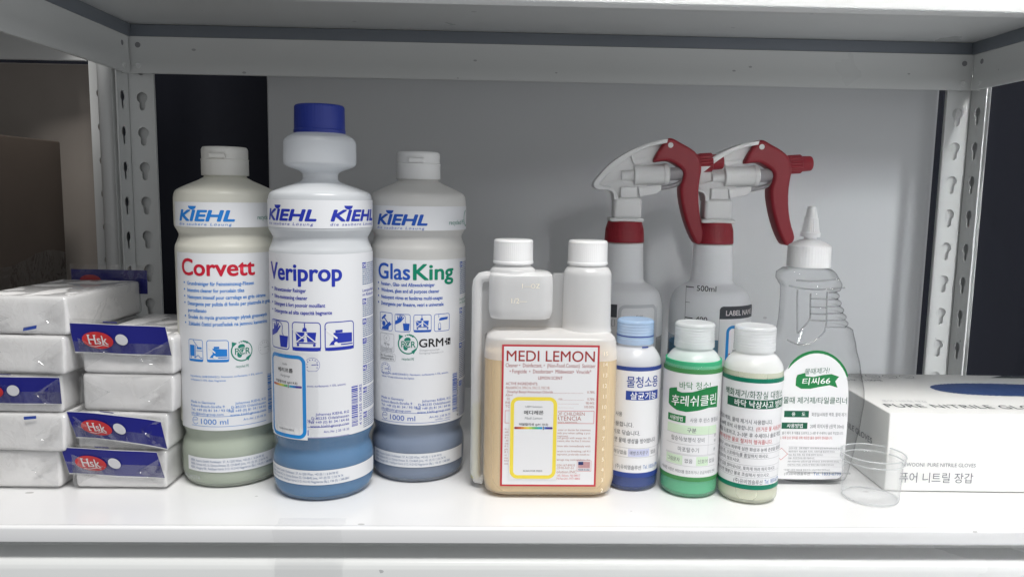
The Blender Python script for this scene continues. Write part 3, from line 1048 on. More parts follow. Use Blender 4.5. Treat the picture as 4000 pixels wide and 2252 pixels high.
def kiehl_label(p, u0, ink_, title, bullets, ingr, artnr, seed, italic_end=None):
    T = lambda s, du, v, h, mat=ink_, **k: p.text(s, u0 + du, v, h, mat, **k)
    for (s, v, wd, dot) in bullets:
        if dot:
            p.ell(u0 + 2.6, v + .3, .75, .75, ink_, 2, 12)
        T(s, 6.2, v, 2.8, w=wd, bold=.02)
    for i, s in enumerate(ingr):
        T(s, 6.5, 93.2 - 3.0 * i, 1.5, w=60 if i == 0 else 30)
    for i, (a, b) in enumerate((('Made in Germany', 22), ('Robert-Bosch-Straße 9', 29), ('Tel. +49 (0) 81 34 / 93 05-0', 36), ('info@kiehl-group.com', 28))):
        T(a, 6.0, 72.0 - 3.15 * i, 1.9, w=b)
    for i, (a, b) in enumerate((('Johannes KIEHL KG', 26), ('D-85235 Odelzhausen', 29), ('Fax +49 (0) 81 34 / 64 66', 31), ('www.kiehl-group.com', 30))):
        T(a, 69.0, 71.0 - 3.15 * i, 2.0, w=b, al='r')
    p.line([(u0 + 6, 60.7), (u0 + 69, 60.7)], .32, ink_); p.line([(u0 + 6, 52.4), (u0 + 69, 52.4)], .32, ink_)
    p.arc(u0 + 10, 56.5, 2.9, 30, 330, .4, ink_, 1, 20); p.line([(u0 + 7.2, 56.6), (u0 + 12.6, 57.3)], .4, ink_)
    T('1000 ml', 15.5, 56.3, 4.2, w=22)
    T('Art.-Nr. J ' + artnr, 69, 57.0, 1.7, w=20, al='r')
    rnd = random.Random(seed)
    p.barcode(u0 + 71.5, u0 + 77.5, 58.0, 91.0, ink_, rnd)


def litre_bottle(name, label, loc, shell, liquid, level, cap, group=None, dosing=False):
    t = thing(name, label, 'bottle', loc)
    pr = kiehl_profile()
    if dosing:
        pr = pr + [(30, 243.5, 8), (18, 247.5, 5), (13.8, 249.5, 2), (13.6, 255, 2), (17, 257, 2), (25.5, 260.0, 2), (28.0, 262, 2.5), (28.2, 268, 3), (28.0, 279.6, 3), (26.0, 282.6, 3),
                   (17.5, 287.2, 2.5), (15.5, 288.6, 1), (15.3, 299, .5), (0, 299)]
    else:
        pr = pr + [(31, 244.2, 8), (21, 248.5, 4), (18.2, 250.2, 2), (16.6, 251, 1), (16.4, 256, .5), (0, 256)]
    body = link('bottle_body', lathe('bottle_body', fillet(pr), 128), shell, t)
    wet(body, {'liq_blue': (.32, .47, .65), 'liq_blue2': (.50, .56, .66), 'liq_green': (.72, .77, .68)}[liquid], level)
    # liquid fill
    q = [(r - .9, max(z, 3.0)) for r, z in fillet(kiehl_profile())[1:] if z < level]
    q = [(0, 3.0)] + q + [(q[-1][0], level), (0, level)]
    link('liquid', lathe('liquid', q, 96), liquid, t)
    return t


M['shell_white'] = milky('bottle_plastic_white', (0.91, 0.94, 0.97), 0.40, 0.24, 0.2)
M['shell_beige'] = milky('bottle_plastic_beige', (0.90, 0.89, 0.79), 0.32, 0.30, 0.18)
M['shell_grey'] = milky('bottle_plastic_grey', (0.88, 0.87, 0.84), 0.34, 0.30, 0.18)
M['liq_blue'] = liquid_mat('blue_liquid', (0.045, 0.21, 0.46))
M['liq_blue2'] = liquid_mat('dull_blue_liquid', (0.16, 0.23, 0.37))
M['liq_green'] = liquid_mat('pale_green_liquid', (0.47, 0.54, 0.43))


def flip_cap(t, mat, z0, z1):
    r = 18.6
    me = lathe('flip_cap', fillet([(0, z0 + .5), (r - 1.5, z0 + .5), (r - .6, z0, .4), (r, z0 + .4, .3), (r - .1, z0 + 12.2, .3), (r + .15, z0 + 12.5, .2), (r + .1, z0 + 13.2, .2), (r - .5, z0 + 13.5, .3), (r - .4, z1 - 2, 1), (r - 1.6, z1 - .2, 1), (r - 3, z1, .5), (0, z1 + .2)]), 128,
               ribber(72, .32, z0 + .2, z0 + 7.5, 2))
    c = link('flip_cap', me, mat, t)
    lip = rbox('thumb_lip', -.0065, .0065, -.0205, -.0165, (z0 + 13.8) * MM, (z0 + 17.6) * MM, .0009)
    link('thumb_lip', lip, mat, c)


def curved_label(name, t, u0, v0, u1, v1, R=40.4, paper='paper_film', r=1.0):
    p = Print(2.5)
    p.rect(u0, v0, u1, v1, paper, 0)
    return p


def foot_strip(t, ink_, u0, u1, du=0):
    p = curved_label('foot_label', t, u0, 14.3, u1, 26.0)
    for i, (s, wd) in enumerate((('KIEHL Austria GmbH, Perfektastr. 57, A-1230 Wien, +43 (0) 1 / 6 04 99 93', 62), ('KIEHL Schweiz AG, St. Dionys-Strasse 33, CH-8645 Jona, +41 (0) 55 / 2 54 74 74', 66), ('KIEHL Hungary Kft., Felsőipari körút 3/ D, H-2142 Nagytarcsa (Bp.), +36 (0) 1 348-0841', 71))):
        p.text(s, u0 + 4, 23.2 - 3.0 * i, 1.9, ink_, w=wd)
    p.build('foot_label', t, cyl(40.4))


def lang_column(p, u, ink_, tags, rnd, width=26):
    for i, (tg, vt, vb) in enumerate(tags):
        if tg:
            p.rect(u, vt - 4.4, u + 5.2, vt, ink_, 1)
            p.text(tg, u + 2.6, vt - 2.2, 2.5, 'white', al='c', bold=.02, layer=2)
        v = vt - .7; k = 0
        while v > vb:
            p.dashes(u + (6.2 if k < 3 and tg else .2), u + width - rnd.uniform(0, 3), v, .75, 'slate', rnd)
            v -= 1.62; k += 1


# ---- red titled bottle (left)
bot = litre_bottle('cleaner_bottle', 'tall round litre bottle of pale greenish liquid with red title and ivory flip cap', (-0.2178, 0.6555, ZD), 'shell_beige', 'liq_green', 112, None)
flip_cap(bot, 'flipcap', 252.2, 275.5)
p = curved_label('', bot, -37, 211.8, 70, 231.2)
logo(p, -26.5, 220.8, 46, 8.0, 'sky')
p.text('recycled PE', 37.5, 219.6, 3.6, 'pcr', w=18); p.build('neck_label', bot, cyl(40.4))
p = curved_label('', bot, -36, 49.0, 62, 191.5)
p.text('Corvett', -27, 180.4, 12.6, 'red', w=60.5, bold=.028)
kiehl_label(p, -27.5, 'sky', 'Corvett',
            [('Grundreiniger für Feinsteinzeug-Fliesen', 167.6, 54, 1), ('Intensive cleaner for porcelain tiles', 162.2, 46, 1), ('Nettoyant intensif pour carrelage en grès cérame', 156.8, 65, 1),
             ('Detergente per pulizia di fondo per piastrelle in grès', 151.6, 70, 1), ('porcellanato', 146.2, 17, 0), ('Środek do mycia gruntownego płytek gresowych', 140.9, 66, 1), ('Základní čistící prostředek na jemnou kameninu', 135.5, 66, 1)],
            ['Ingredients (648/2004/EC): Nonionic surfactants < 5%, anionic', 'surfactants 5–15%, dyes, fragrances'], '25 09 32', 1)
icon(p, 'scrub', -22, 105, -8.2, 122.8, 'sky'); icon(p, 'machine', -5.2, 105, 12.0, 122.8, 'sky')
pcr(p, 21.8, 113.4, 8.0, 'pcr'); gauge(p, 41.5, 113.6, 6.0, 'lightgrey')
p.build('front_label', bot, cyl(40.4))
foot_strip(bot, 'slate', -28, 60)
p = Print(2.5); p.text('08.24/274', -35, 8.6, 3.0, 'lightgrey', w=20); p.build('date_stamp', bot, cyl(40.3))

# ---- blue capped dosing bottle (middle, nearest)
bot = litre_bottle('cleaner_bottle', 'tall dosing bottle with royal blue screw cap, waisted top and navy title', (-0.1345, 0.6290, ZD), 'shell_white', 'liq_blue', 88, None, dosing=True)
capm = lathe('screw_cap', fillet([(15.6, 288.2), (19.4, 288.2), (19.9, 288.6, .3), (20.0, 291.5, .3), (19.6, 292, .2), (19.3, 309, .5), (18.6, 310.4, 1.2), (17.4, 310.8, .4), (0, 311.2)]), 160, ribber(60, .42, 292.4, 309.5, 2))
link('screw_cap', capm, 'bluecap', bot, loc=(0, 0, -.0030))
p = Print(2.5); p.text('1/2', 6.5, 272.2, 4.2, 'shell_white', bold=.01); p.line([(-14, 270.6), (-2, 270.6)], .5, 'shell_white'); p.line([(14, 270.6), (24, 270.6)], .5, 'shell_white')
p.build('dose_mark', bot, cyl(28.15), base=.12)
p = curved_label('', bot, -72, 213.6, 72, 234.6)
logo(p, -40.2, 223.2, 46, 8.0, 'navy'); logo(p, 17.4, 223.2, 46, 8.0, 'navy')
p.build('neck_label', bot, cyl(40.4))
p = curved_label('', bot, -47, 52.0, 74, 194.2)
p.text('Veriprop', -39.6, 180.4, 12.6, 'navy', w=63, bold=.028)
kiehl_label(p, -40.5, 'navy', 'Veriprop',
            [('Ultranetzender Reiniger', 166.6, 31, 1), ('Ultra-moistening cleaner', 161.0, 32, 1), ('Détergent à fort pouvoir mouillant', 155.4, 45, 1), ('Detergente ad alta capacità bagnante', 149.8, 50, 1)],
            ['Ingredients (648/2004/EC): Nonionic surfactants < 5%, anionic', 'surfactants 5-15%, dyes, fragrances'], '25 15 33', 2)
icon(p, 'hand', -40.3, 120.2, -17.8, 142.6, 'navy'); icon(p, 'trolley', -15.2, 120.2, 7.4, 142.6, 'navy'); icon(p, 'machine', 10.1, 120.2, 33.7, 142.6, 'navy')
gauge(p, 0.6, 109.6, 5.6, 'navy')
p.text('4 031255 003382', 40.0, 74, 2.6, 'navy', w=33, al='c', rot=90)
rnd = random.Random(9)
lang_column(p, 43.2, 'navy', [('DE', 186.5, 168), (None, 158, 158), ('EN', 158, 143), ('FR', 142, 127.5), ('IT', 126.5, 106), ('NL', 104.8, 89), ('HU', 87, 68.5), ('RO', 66.8, 53.5)], rnd)
p.text('Leergut-Rück', 43.4, 164.6, 2.2, 'navy', w=20); p.text('im Rücknahm', 43.4, 161.3, 2.2, 'navy', w=20)
p.build('front_label', bot, cyl(40.4))
foot_strip(bot, 'slate', -47, 62)
p = Print(2.5)
ph_sticker(p, -41.5, 50.4, -3.6, 117.4, 'border_blue', 'Kiehl', '베리프롭', 'Veriprop', '9.5', .62)
p.build('product_sticker', bot, cyl(40.4), base=.3)
# tape tail that crumples in the groove under the sticker
bm = bmesh.new(); rn = random.Random(3); cols = []
for i in range(34):
    u = -44 + 49 * i / 33; col = []
    for j in range(9):
        v = 119 - 78 * j / 8 if j < 7 else (54 - 6 * (j - 6)) + rn.uniform(-1.5, 1.5)
        R_ = 41.15 if v > 52 else 40.0 + rn.uniform(-1.0, 1.3)
        a = u / 40.4
        col.append(bm.verts.new((R_ * math.sin(a) * MM, -R_ * math.cos(a) * MM, v * MM)))
    cols.append(col)
for a, b in zip(cols[:-1], cols[1:]):
    for j in range(8):
        bm.faces.new((a[j], b[j], b[j + 1], a[j + 1]))
tpm = link('sticker_tape', bm_mesh('sticker_tape', bm), 'tape', bot)

# ---- two-colour titled bottle (right, behind)
bot = litre_bottle('cleaner_bottle', 'tall round litre bottle of blue liquid with blue and green title and white flip cap', (-0.0608, 0.6695, ZD), 'shell_grey', 'liq_blue2', 84, None)
flip_cap(bot, 'flipcap_white', 252.0, 275.0)
p = curved_label('', bot, -46, 211.0, 75, 230.4)
logo(p, -32.5, 219.4, 44, 8.0, 'blue'); p.text('recycled PE', 30.5, 217.4, 3.6, 'pcr', w=21)
p.arc(59, 220.5, 6.5, 100, 300, 1.0, 'pcr')
p.build('neck_label', bot, cyl(40.4))
p = curved_label('', bot, -45, 50.4, 70, 187.4)
p.text('Glas', -33, 177.6, 12.4, 'blue', w=30, bold=.02); p.text('King', 0, 177.6, 12.4, 'green', w=35, bold=.028)
kiehl_label(p, -36, 'blue', '', [('Fenster-, Glas- und Allzweckreiniger', 167.2, 47, 1), ('Windows, glass and all purpose cleaner', 162.0, 51, 1), ('Nettoyant vitres et fenêtres multi-usages', 156.4, 54, 1), ('Detergente per finestre, vetri e universale', 151.0, 55, 1)],
            ['Ingredients (648/2004/EC): Nonionic surfactants < 5%, anionic', 'surfactants < 5%, water-soluble solvents, dyes, fragrances'], '25 26 32', 3)
icon(p, 'squeegee', -31.5, 128.4, -18, 143.6, 'blue'); icon(p, 'hand', -15.8, 128.4, -2.4, 143.2, 'blue'); icon(p, 'trolley', 0, 128.4, 14.6, 143, 'blue'); icon(p, 'spray', 16.8, 128.4, 31.5, 143, 'blue')
icon(p, 'eco', -31.5, 110.4, -16.4, 126.4, 'lightgrey')
p.rring(-31.8, 103.2, -15.4, 109.6, 1, .3, 'lightgrey'); p.text('EU Ecolabel:', -30.5, 107.6, 1.6, 'grey', w=13.5, bold=.02); p.text('DE/020/391', -30.5, 105.1, 1.6, 'grey', w=13.5, bold=.02)
gauge(p, -25.4, 96.4, 5.2, 'blue')
pcr(p, -4.6, 118.6, 8.0, 'pcr')
p.text('GRM', 4.6, 119.4, 6.6, 'black', w=20.5, bold=.02)
for (a, b, c, d) in ((26.6, 118.6, 29.2, 120.2), (28.0, 116.6, 29.2, 118.2), (28.0, 120.6, 29.2, 122.2), (29.6, 116.6, 32.6, 122.2)):
    p.rect(a, b, c, d, 'black', 2)
p.line([(29.6, 119.4), (31.8, 119.4), (31.8, 117.0)], .4, 'paper', 3)
p.text('Gütegemeinschaft', 4.8, 113.6, 1.5, 'lightgrey', w=17); p.text('Reinigung Fassaden e.V.', 4.8, 111.2, 1.5, 'lightgrey', w=21)
p.text('nachfüllbar - refillable', 33, 54.4, 1.0, 'blue', w=15, al='r')
p.text('4 031255 043975', 42.6, 69, 2.4, 'black', w=32, al='c', rot=90)
lang_column(p, 44.6, 'blue', [('DE', 184.4, 157), ('EN', 145.4, 117), ('FR', 115.6, 84.5), ('IT', 82.8, 52)], rnd, 24)
p.text('Leergut-Rückg', 44.6, 153.0, 2.0, 'pcr', w=20); p.text('im Rücknahme', 44.6, 150.0, 2.0, 'pcr', w=20)
p.build('front_label', bot, cyl(40.4))
foot_strip(bot, 'slate', -42, 52)


# ================================================================== TWIN-NECK DOSING BOTTLE
M['shell_jug'] = milky('natural_jug_plastic', (0.95, 0.95, 0.95), 0.48, 0.26, 0.14)
M['shell_web'] = milky('natural_web_plastic', (0.75, 0.75, 0.75), 0.45, 0.30)
M['liq_lemon'] = liquid_mat('cream_yellow_liquid', (0.92, 0.71, 0.40), .3)
M['liq_tube'] = liquid_mat('pale_lemon_liquid', (0.66, 0.66, 0.36), .4)
jug = thing('dosing_bottle', 'squat twin neck dosing bottle of cream yellow liquid with red framed label', 'bottle', (0.0, 0.6270, ZD))


def jug_body(inset=0.0, z0=0.0, z1=134.0):
    cx, hx, hy = 50.4, 53.2, 28.5
    secs = []
    prof = fillet([(0.55, z0), (0.74, z0 + .3, 2), (0.93, z0 + 3.4, 4), (1.0, z0 + 13, 6), (1.0, z1 - 16, 8), (0.94, z1 - 4.5, 6), (0.74, z1 - .5, 5), (0.5, z1)], 7)
    for s, z in prof:
        d = (1 - s) * 30
        secs.append((rrect_loop(cx, 0, hx - d - inset, hy - d - inset, 15 - inset, 8), z))
    return loft('jug', secs)


body = link('bottle_body', jug_body(), 'shell_jug', jug); wet(body, (.97, .86, .66), 112)
secs = [(rrect_loop(50.4, 0, 42, 18, 9), 2.0), (rrect_loop(50.4, 0, 47.5, 23.5, 11), 3.8), (rrect_loop(50.4, 0, 50.6, 26.2, 13), 8), (rrect_loop(50.4, 0, 52.3, 27.6, 14.2), 16), (rrect_loop(50.4, 0, 52.3, 27.6, 14.2), 60), (rrect_loop(50.4, 0, 52.3, 27.6, 14.2), 117.5), (rrect_loop(50.4, 0, 51.6, 27, 14), 117.8)]
link('liquid', loft('liquid', secs), 'liq_lemon', jug)
me = lathe('filler_neck', fillet([(20.6, 132.5), (19.7, 136, 3), (19.4, 172, 4), (19.2, 180, 4), (16.5, 184, 2), (14.6, 184.6, 1), (14.4, 190)]), 96); me.transform(Matrix.Translation((.0798, 0, 0)))
link('filler_neck', me, 'shell_jug', jug)
secs = []
for f, z in fillet([(0.70, 142.6), (0.93, 143.2, 2), (1.0, 149, 4), (1.0, 172, 4), (0.97, 178.4, 3), (0.80, 180)], 5):
    d = (1 - f) * 22
    secs.append((rrect_loop(25.7, 0, 25.6 - d, 20.5 - d, 12, 8), z))
cupm = link('dosing_chamber', loft('dosing_chamber', secs), 'shell_jug', jug)
me = lathe('n', fillet([(18.6, 177), (18.2, 181.5, 2.5), (15.5, 183.6, 1.5), (14.4, 184.4, .5), (14.4, 190)]), 96); me.transform(Matrix.Translation((.0194, 0, 0)))
link('chamber_neck', me, 'shell_jug', cupm)
for cx in (.0795, .0194):
    me = lathe('ribbed_cap', fillet([(13.5, 186.2), (15.8, 186.0), (16.3, 186.3, .3), (16.35, 188.0, .3), (16.0, 188.6, .2), (15.8, 203.6, .5), (15.2, 205.2, 1.2), (14, 205.6, .5), (0, 205.8)]), 192, ribber(64, .38, 188.8, 203.4, 2))
    me.transform(Matrix.Translation((cx, 0, 0)))
    link('ribbed_cap', me, 'ribcap', jug)
pts = [(-3.0, 0, 6), (-7.5, 0, 6.5), (-9.3, 0, 12)] + [(-9.3, 0, 12 + 150 * k / 12) for k in range(1, 13)] + [(-9.3, 0, 166), (-8.6, 0, 171), (-6.0, 0, 174.4), (-2, 0, 175.2), (3, 0, 175.2)]
tb = link('feed_tube', tube('feed_tube', [Vector(q) * MM for q in pts], .0043, 18, flat=1.5), 'shell_jug', jug)
link('tube_liquid', tube('tube_liquid', [Vector((-9.3, 0, z)) * MM for z in (8, 30, 50, 69)], .0037, 16, flat=1.5), 'liq_tube', tb)
web = curve_mesh('web', [[(-5.2, 8), (-2.4, 8), (-2.4, 128), (4, 133.5), (62, 133.5), (62, 178.6), (52, 178.6), (51.0, 150), (48, 143), (3, 143), (.2, 149), (.2, 172), (-5.2, 172)]], .9, .2, 1)
link('web', web, 'shell_web', jug)
# front label
p = Print()
L0, L1, B0, B1 = 11.0, 87.4, 10.6, 125.2
p.rect(L0, B0, L1, B1, 'border_red', 0); p.rect(L0 + 1.5, B0 + 1.5, L1 - 1.5, B1 - 1.5, 'paper', 1)
X0 = L0 + 3.2; X1 = L1 - 3.0; XC = (L0 + L1) / 2
p.text('MEDI LEMON', XC, 116.3, 8.3, 'brick', w=69.0, al='c', bold=.006)
p.text('Cleaner •  Disinfectant, •  (Non-Food Contact)  Sanitizer', XC, 108.9, 3.0, 'brick', w=70.5, al='c')
p.text('• Fungicide  •  Deodorizer•  Mildewstat•  Virucide*', XC, 104.1, 3.0, 'brick', w=64, al='c')
p.text('LEMON SCENT', XC, 98.9, 2.5, 'brick', w=19, al='c')
p.text('ACTIVE INGREDIENTS:', X0 + .2, 94.2, 2.1, 'brick', w=25)
p.text('Alkyl(60%C14, 30%C16, 5%C12, 5%C18)', X0, 91.0, 2.1, 'brickthin', w=34.5)
p.text('Dimethyl Benzyl Ammonium Chloride...............................................', X0 + 1.2, 87.7, 2.1, 'brick', w=60)
p.text('0.78%', X1, 87.8, 1.9, 'brickthin', w=5.8, al='r')
p.text('Alkyl', X0, 85.0, 1.9, 'brickthin'); p.text('Dimethyl', X0 + 1.2, 82.0, 1.9, 'brickthin'); p.text('INERT', X0, 79.0, 1.9, 'brickthin'); p.text('TOTAL', X0, 76.0, 1.9, 'brickthin')
p.text('ride......................................', 56, 82.2, 1.9, 'brickthin', w=20); p.text('0.78%', X1, 82.2, 1.9, 'brickthin', w=5.6, al='r')
p.text('...........................', 56, 79.0, 1.9, 'brickthin', w=16); p.text('98.44%', X1, 79.0, 1.9, 'brickthin', w=6.8, al='r')
p.text('.....................', 56, 75.9, 1.9, 'brickthin', w=12); p.text('100.00%', X1, 75.9, 1.9, 'brickthin', w=7.8, al='r')
p.rring(X0 - .2, 62.3, X1 + .2, 72.6, .1, .35, 'softred', 2)
p.text('KEEP OUT OF REACH OF CHILDREN', 77.0, 70.2, 2.7, 'brickthin', w=57, al='r'); p.text('ADVERTENCIA', 74.4, 66.5, 3.4, 'brickthin', w=32, al='r'); p.text('cautionary statements.', 71.6, 63.6, 1.4, 'brickthin', w=20, al='r')
rnd = random.Random(5)
for s, v in (('center or doctor for treatment', 57.2), ('with you when calling a poi-', 54.6), ('treatment.', 52.2), ('and gently with water for 15', 50.6), ('present, after the first 5 minutes.', 48.2), ('Rinse skin immediately with', 44.0), ('person is not breathing, call 911', 39.8), ('respiration, preferably mouth-to-', 37.2), ('damage may contraindicate the', 32.8)):
    if s == 'treatment.':
        p.text(s, 55.2, v, 1.5, 'brickthin')
    else:
        p.text(s, 82.2, v, 1.5, 'brickthin', w=27, al='r')
for k, s in enumerate(('In c', 'adv', 'son', 'IF I', '-20', 'the', 'IF I', 'ple', 'IF I', 'or', 'mo', 'NO', 'use')):
    p.text(s, X0, 57.6 - 2.35 * k, 1.5, 'brickthin')
p.text('EPA Reg. No. 10324-167-89535', 70.4, 28.2, 1.7, 'brickthin', w=30, al='r'); p.text('EPA Est.: 32970-NY-01', 69.4, 25.9, 1.7, 'brickthin', w=25, al='r')
p.text('Cleaning Solution.INC', 71.8, 22.8, 2.2, 'brickthin', w=30, al='r'); p.text('1655 Lincoln Hwy #3, Edison, NJ 08817', 74.8, 19.8, 1.7, 'softred', w=34, al='r'); p.text('Tel:732-798-7474 Fax:201-977-4883', 74.6, 17.2, 1.7, 'softred', w=33, al='r')
p.rring(72.0, 23.2, 83.4, 32.2, .2, .25, 'softred', 2)
for k in range(7):
    p.rect(73.0, 26.0 + .76 * k, 82.4, 26.0 + .76 * k + .42, 'usred', 2)
p.rect(73.0, 28.6, 77.0, 31.2, 'usblue', 3); p.text('MADE IN USA', 77.7, 24.6, 1.1, 'usblue', w=9, al='c', bold=.03)
p.build('front_label', jug, flat(-28.5), base=.15)
p = Print()
ph_sticker(p, 17.6, 16.4, 55.8, 84.4, 'border_yellow', 'UBM Solution', '메디레몬', 'Medi Lemon', '10.5', .77, lay=6)
p.build('product_sticker', jug, flat(-28.5), base=.25)
p = Print()
for k, n in enumerate(range(15, 1, -1)):
    z = 118.5 - 8.55 * k
    p.text(str(n), 92.6, z, 3.1, 'frost', al='c')
def jug_side(u, v, h):
    # flat front then round corner of radius 15
    xf = 50.4 + 53.2 - 15
    if u <= xf:
        return (u, -28.5 - h, v)
    a = (u - xf) / 15
    return (xf + (15 + h) * math.sin(a), -13.5 - (15 + h) * math.cos(a), v)
p.build('graduation', jug, jug_side, base=.05)
p = Print(); p.text('1—OZ', 33, 170.2, 3.4, 'frost', al='c'); p.text('1/2—', 24, 158.4, 4.0, 'frost', al='c'); p.build('dose_mark', cupm, flat(-20.5), base=.05)


# ================================================================== TRIGGER SPRAY BOTTLES
M['shell_spray'] = milky('frosted_spray_plastic', (0.96, 0.97, 0.98), 0.24, 0.35, .10)
M['liq_aqua'] = liquid_mat('aqua_liquid', (0.14, 0.38, 0.58))
M['liq_clear'] = liquid_mat('greyish_liquid', (0.42, 0.43, 0.40))
SX = 215.0


def sp(pts):
    return [(x - SX, z) for x, z in pts]


def spray_bottle(label, loc, rz, liquid):
    t = thing('spray_bottle', label, 'spray bottle', loc, rz, 'red and white trigger spray bottles')
    prof = fillet([(0, 2), (30, 2), (34, .3, 2), (38.3, 4, 3), (38.8, 12, 3), (38.8, 118, 8), (38.6, 139, 12), (34, 152.5, 9), (24, 157.8, 4), (19.8, 160.5, 3), (18.8, 178, 3), (18.2, 196.5, 1), (15.5, 197, .5), (15.3, 205), (0, 205)])
    body = link('bottle_body', lathe('bottle_body', prof, 112), 'shell_spray', t)
    wet(body, (.42, .62, .78) if liquid == 'liq_aqua' else (.8, .8, .78), 101)
    link('liquid', lathe('liquid', [(0, 3), (33, 3), (37.2, 5), (37.8, 12), (37.8, 101), (0, 101)], 96), liquid, t)
    link('collar', lathe('collar', fillet([(15.5, 197.6), (18.6, 197.4), (18.9, 198.4, .4), (18.1, 210.2, 2), (16.6, 215.2, 1.5), (16.0, 217.2, .5), (0, 217.2)]), 144, ribber(48, .38, 198.8, 212, 3)), 'redplastic', t)
    # shroud
    outer = smooth_loop(sp([(251.5, 294.4), (237, 291.9), (220.2, 285.3), (206, 277.1), (195.3, 268.1), (188, 259.2), (183.3, 253.6), (183.3, 249.4), (186.6, 246.4), (195.3, 246.6), (200.6, 245.2), (202.4, 242), (202.6, 237.5)]), 2, False)
    inner = smooth_loop(sp([(207.4, 237.5), (204.8, 243.9), (199.7, 248.8), (188.8, 249.8), (188.4, 253.6), (203.5, 267.6), (219.2, 280.1), (236, 287.6), (250.5, 290.6)]), 2, False)
    sh = link('sprayer_body', curve_mesh('sprayer_body', [outer + inner], 10.5, .7, 2), 'whiteplastic', t)
    webl = sp([(207.0, 238), (204.4, 244), (199.5, 249.3), (188.2, 251.2), (203.7, 267.8), (219.5, 280.3), (236, 287.8), (250, 290.8), (241, 277), (240, 270), (234, 250), (228, 243), (226, 238)])
    link('shroud_web', curve_mesh('shroud_web', [webl], 2.0, .2, 1), 'whiteplastic', sh)
    bm = rbox('', (202.9 - SX) * MM, (229.3 - SX) * MM, -.0105, .0105, .2195, .2396, .0035, 3, done=False, bm=bmesh.new())
    rbox('', (199.4 - SX) * MM, (231 - SX) * MM, -.0150, .0150, .2170, .2204, .0014, 3, bm=bm)
    nk = link('neck_block', bm_mesh('neck_block', bm, 40), 'whiteplastic', sh)
    link('valve_block', rbox('valve_block', (209.2 - SX) * MM, (224.7 - SX) * MM, -.0072, .0072, .2392, .2494, .0008), 'whiteplastic', sh)
    link('rib_bar', curve_mesh('rib_bar', [sp([(217.6, 280.4), (220.2, 281.2), (222.2, 275.0), (236.4, 276.4), (236.2, 273.6), (221.8, 270.6), (220.0, 272.2)])], 6.5, .3, 1), 'whiteplastic', sh)
    link('rib_bar', curve_mesh('rib_bar', [sp([(188.4, 250.6), (210, 256.2), (210, 254.4), (189.5, 249.4)])], 7.0, .3, 1), 'whiteplastic', sh)
    # pump barrel along x
    me = lathe('pump_barrel', fillet([(0, -18), (5.0, -18, .4), (5.2, -6.5, .4), (9.2, -6, .5), (9.3, 21.5, .4), (9.9, 22, .2), (9.9, 25.5, .3), (7.8, 27, .4), (0, 27)]), 48)
    me.transform(Matrix.Translation(((228 - SX) * MM, -.001, .2608)) @ Matrix.Rotation(math.radians(87), 4, 'Y'))
    link('pump_barrel', me, 'whiteplastic', sh)
    link('rail', curve_mesh('rail', [sp([(226, 249.0), (247.5, 251.6), (247.6, 247.2), (243.5, 243.6), (227.5, 240.6)])], 5.5, .5, 1), 'whiteplastic', sh)
    me = lathe('plunger', [(0, 0), (6.2, 0), (6.2, 12), (4.8, 12.4), (4.8, 17), (0, 17)], 32)
    me.transform(Matrix.Translation(((254.5 - SX) * MM, -.001, .2622)) @ Matrix.Rotation(math.radians(87), 4, 'Y'))
    link('plunger', me, 'clearpart', sh)
    path = [(246, 248.6), (255, 250.2), (262, 252.0), (266, 254.6), (267.2, 258.6), (266.4, 262.6), (262, 263.4)]
    path = smooth_loop(path, 2, False)
    link('spring_loop', tube('spring_loop', [Vector(((x - SX) * MM, -.001, z * MM)) for x, z in path], .0022, 10, flat=1.8), 'clearpart', sh)
    # lever
    lev = sp([(253.8, 295.3), (251.2, 294.9), (248.6, 292.6), (239.4, 277.2), (238.9, 272.8), (241, 272.9), (252.0, 274.6), (257, 272.6), (260.8, 270.6), (265.2, 267.4), (267.8, 263.4), (267.2, 257), (264.6, 250.5), (265.6, 238.7), (270.1, 221.7),
              (275.0, 208.9), (280.4, 198.8), (283.2, 196.8), (286.0, 196.6), (290.6, 201.4), (290.6, 206.5), (286.2, 217.6), (283.2, 232.1), (282.2, 247.4), (283.2, 259.3), (284.4, 266.1), (282.8, 276.2), (278.8, 282.0), (272.3, 286.7), (262.6, 291.6), (257.0, 294.7)])
    lv = link('trigger_lever', curve_mesh('trigger_lever', [smooth_loop(lev, 1)], 9.5, 2.6, 2), 'redplastic', t)
    me = lathe('pivot_pin', fillet([(0, 0), (2.5, 0), (2.5, .8, .3), (0, .9)]), 24); me.transform(Matrix.Rotation(PI / 2, 4, 'X'))
    link('pivot_pin', me, 'whiteplastic', lv, loc=((254 - SX) * MM, -.0093, .2886))
    me = lathe('nozzle', fillet([(0, 0), (7.6, 0), (8.4, 1.2, .4), (9.0, 4, .5), (9.0, 14.6, .4), (7.4, 15.2, .3), (7.0, 24.5, 1), (6.0, 25.6, .8), (0, 25.8)]), 96, ribber(18, .9, 3.5, 14.7, 2))
    me.transform(Matrix.Translation(((280.2 - SX) * MM, 0, .2728)) @ Matrix.Rotation(math.radians(86), 4, 'Y'))
    link('nozzle', me, 'redplastic', t)
    return t


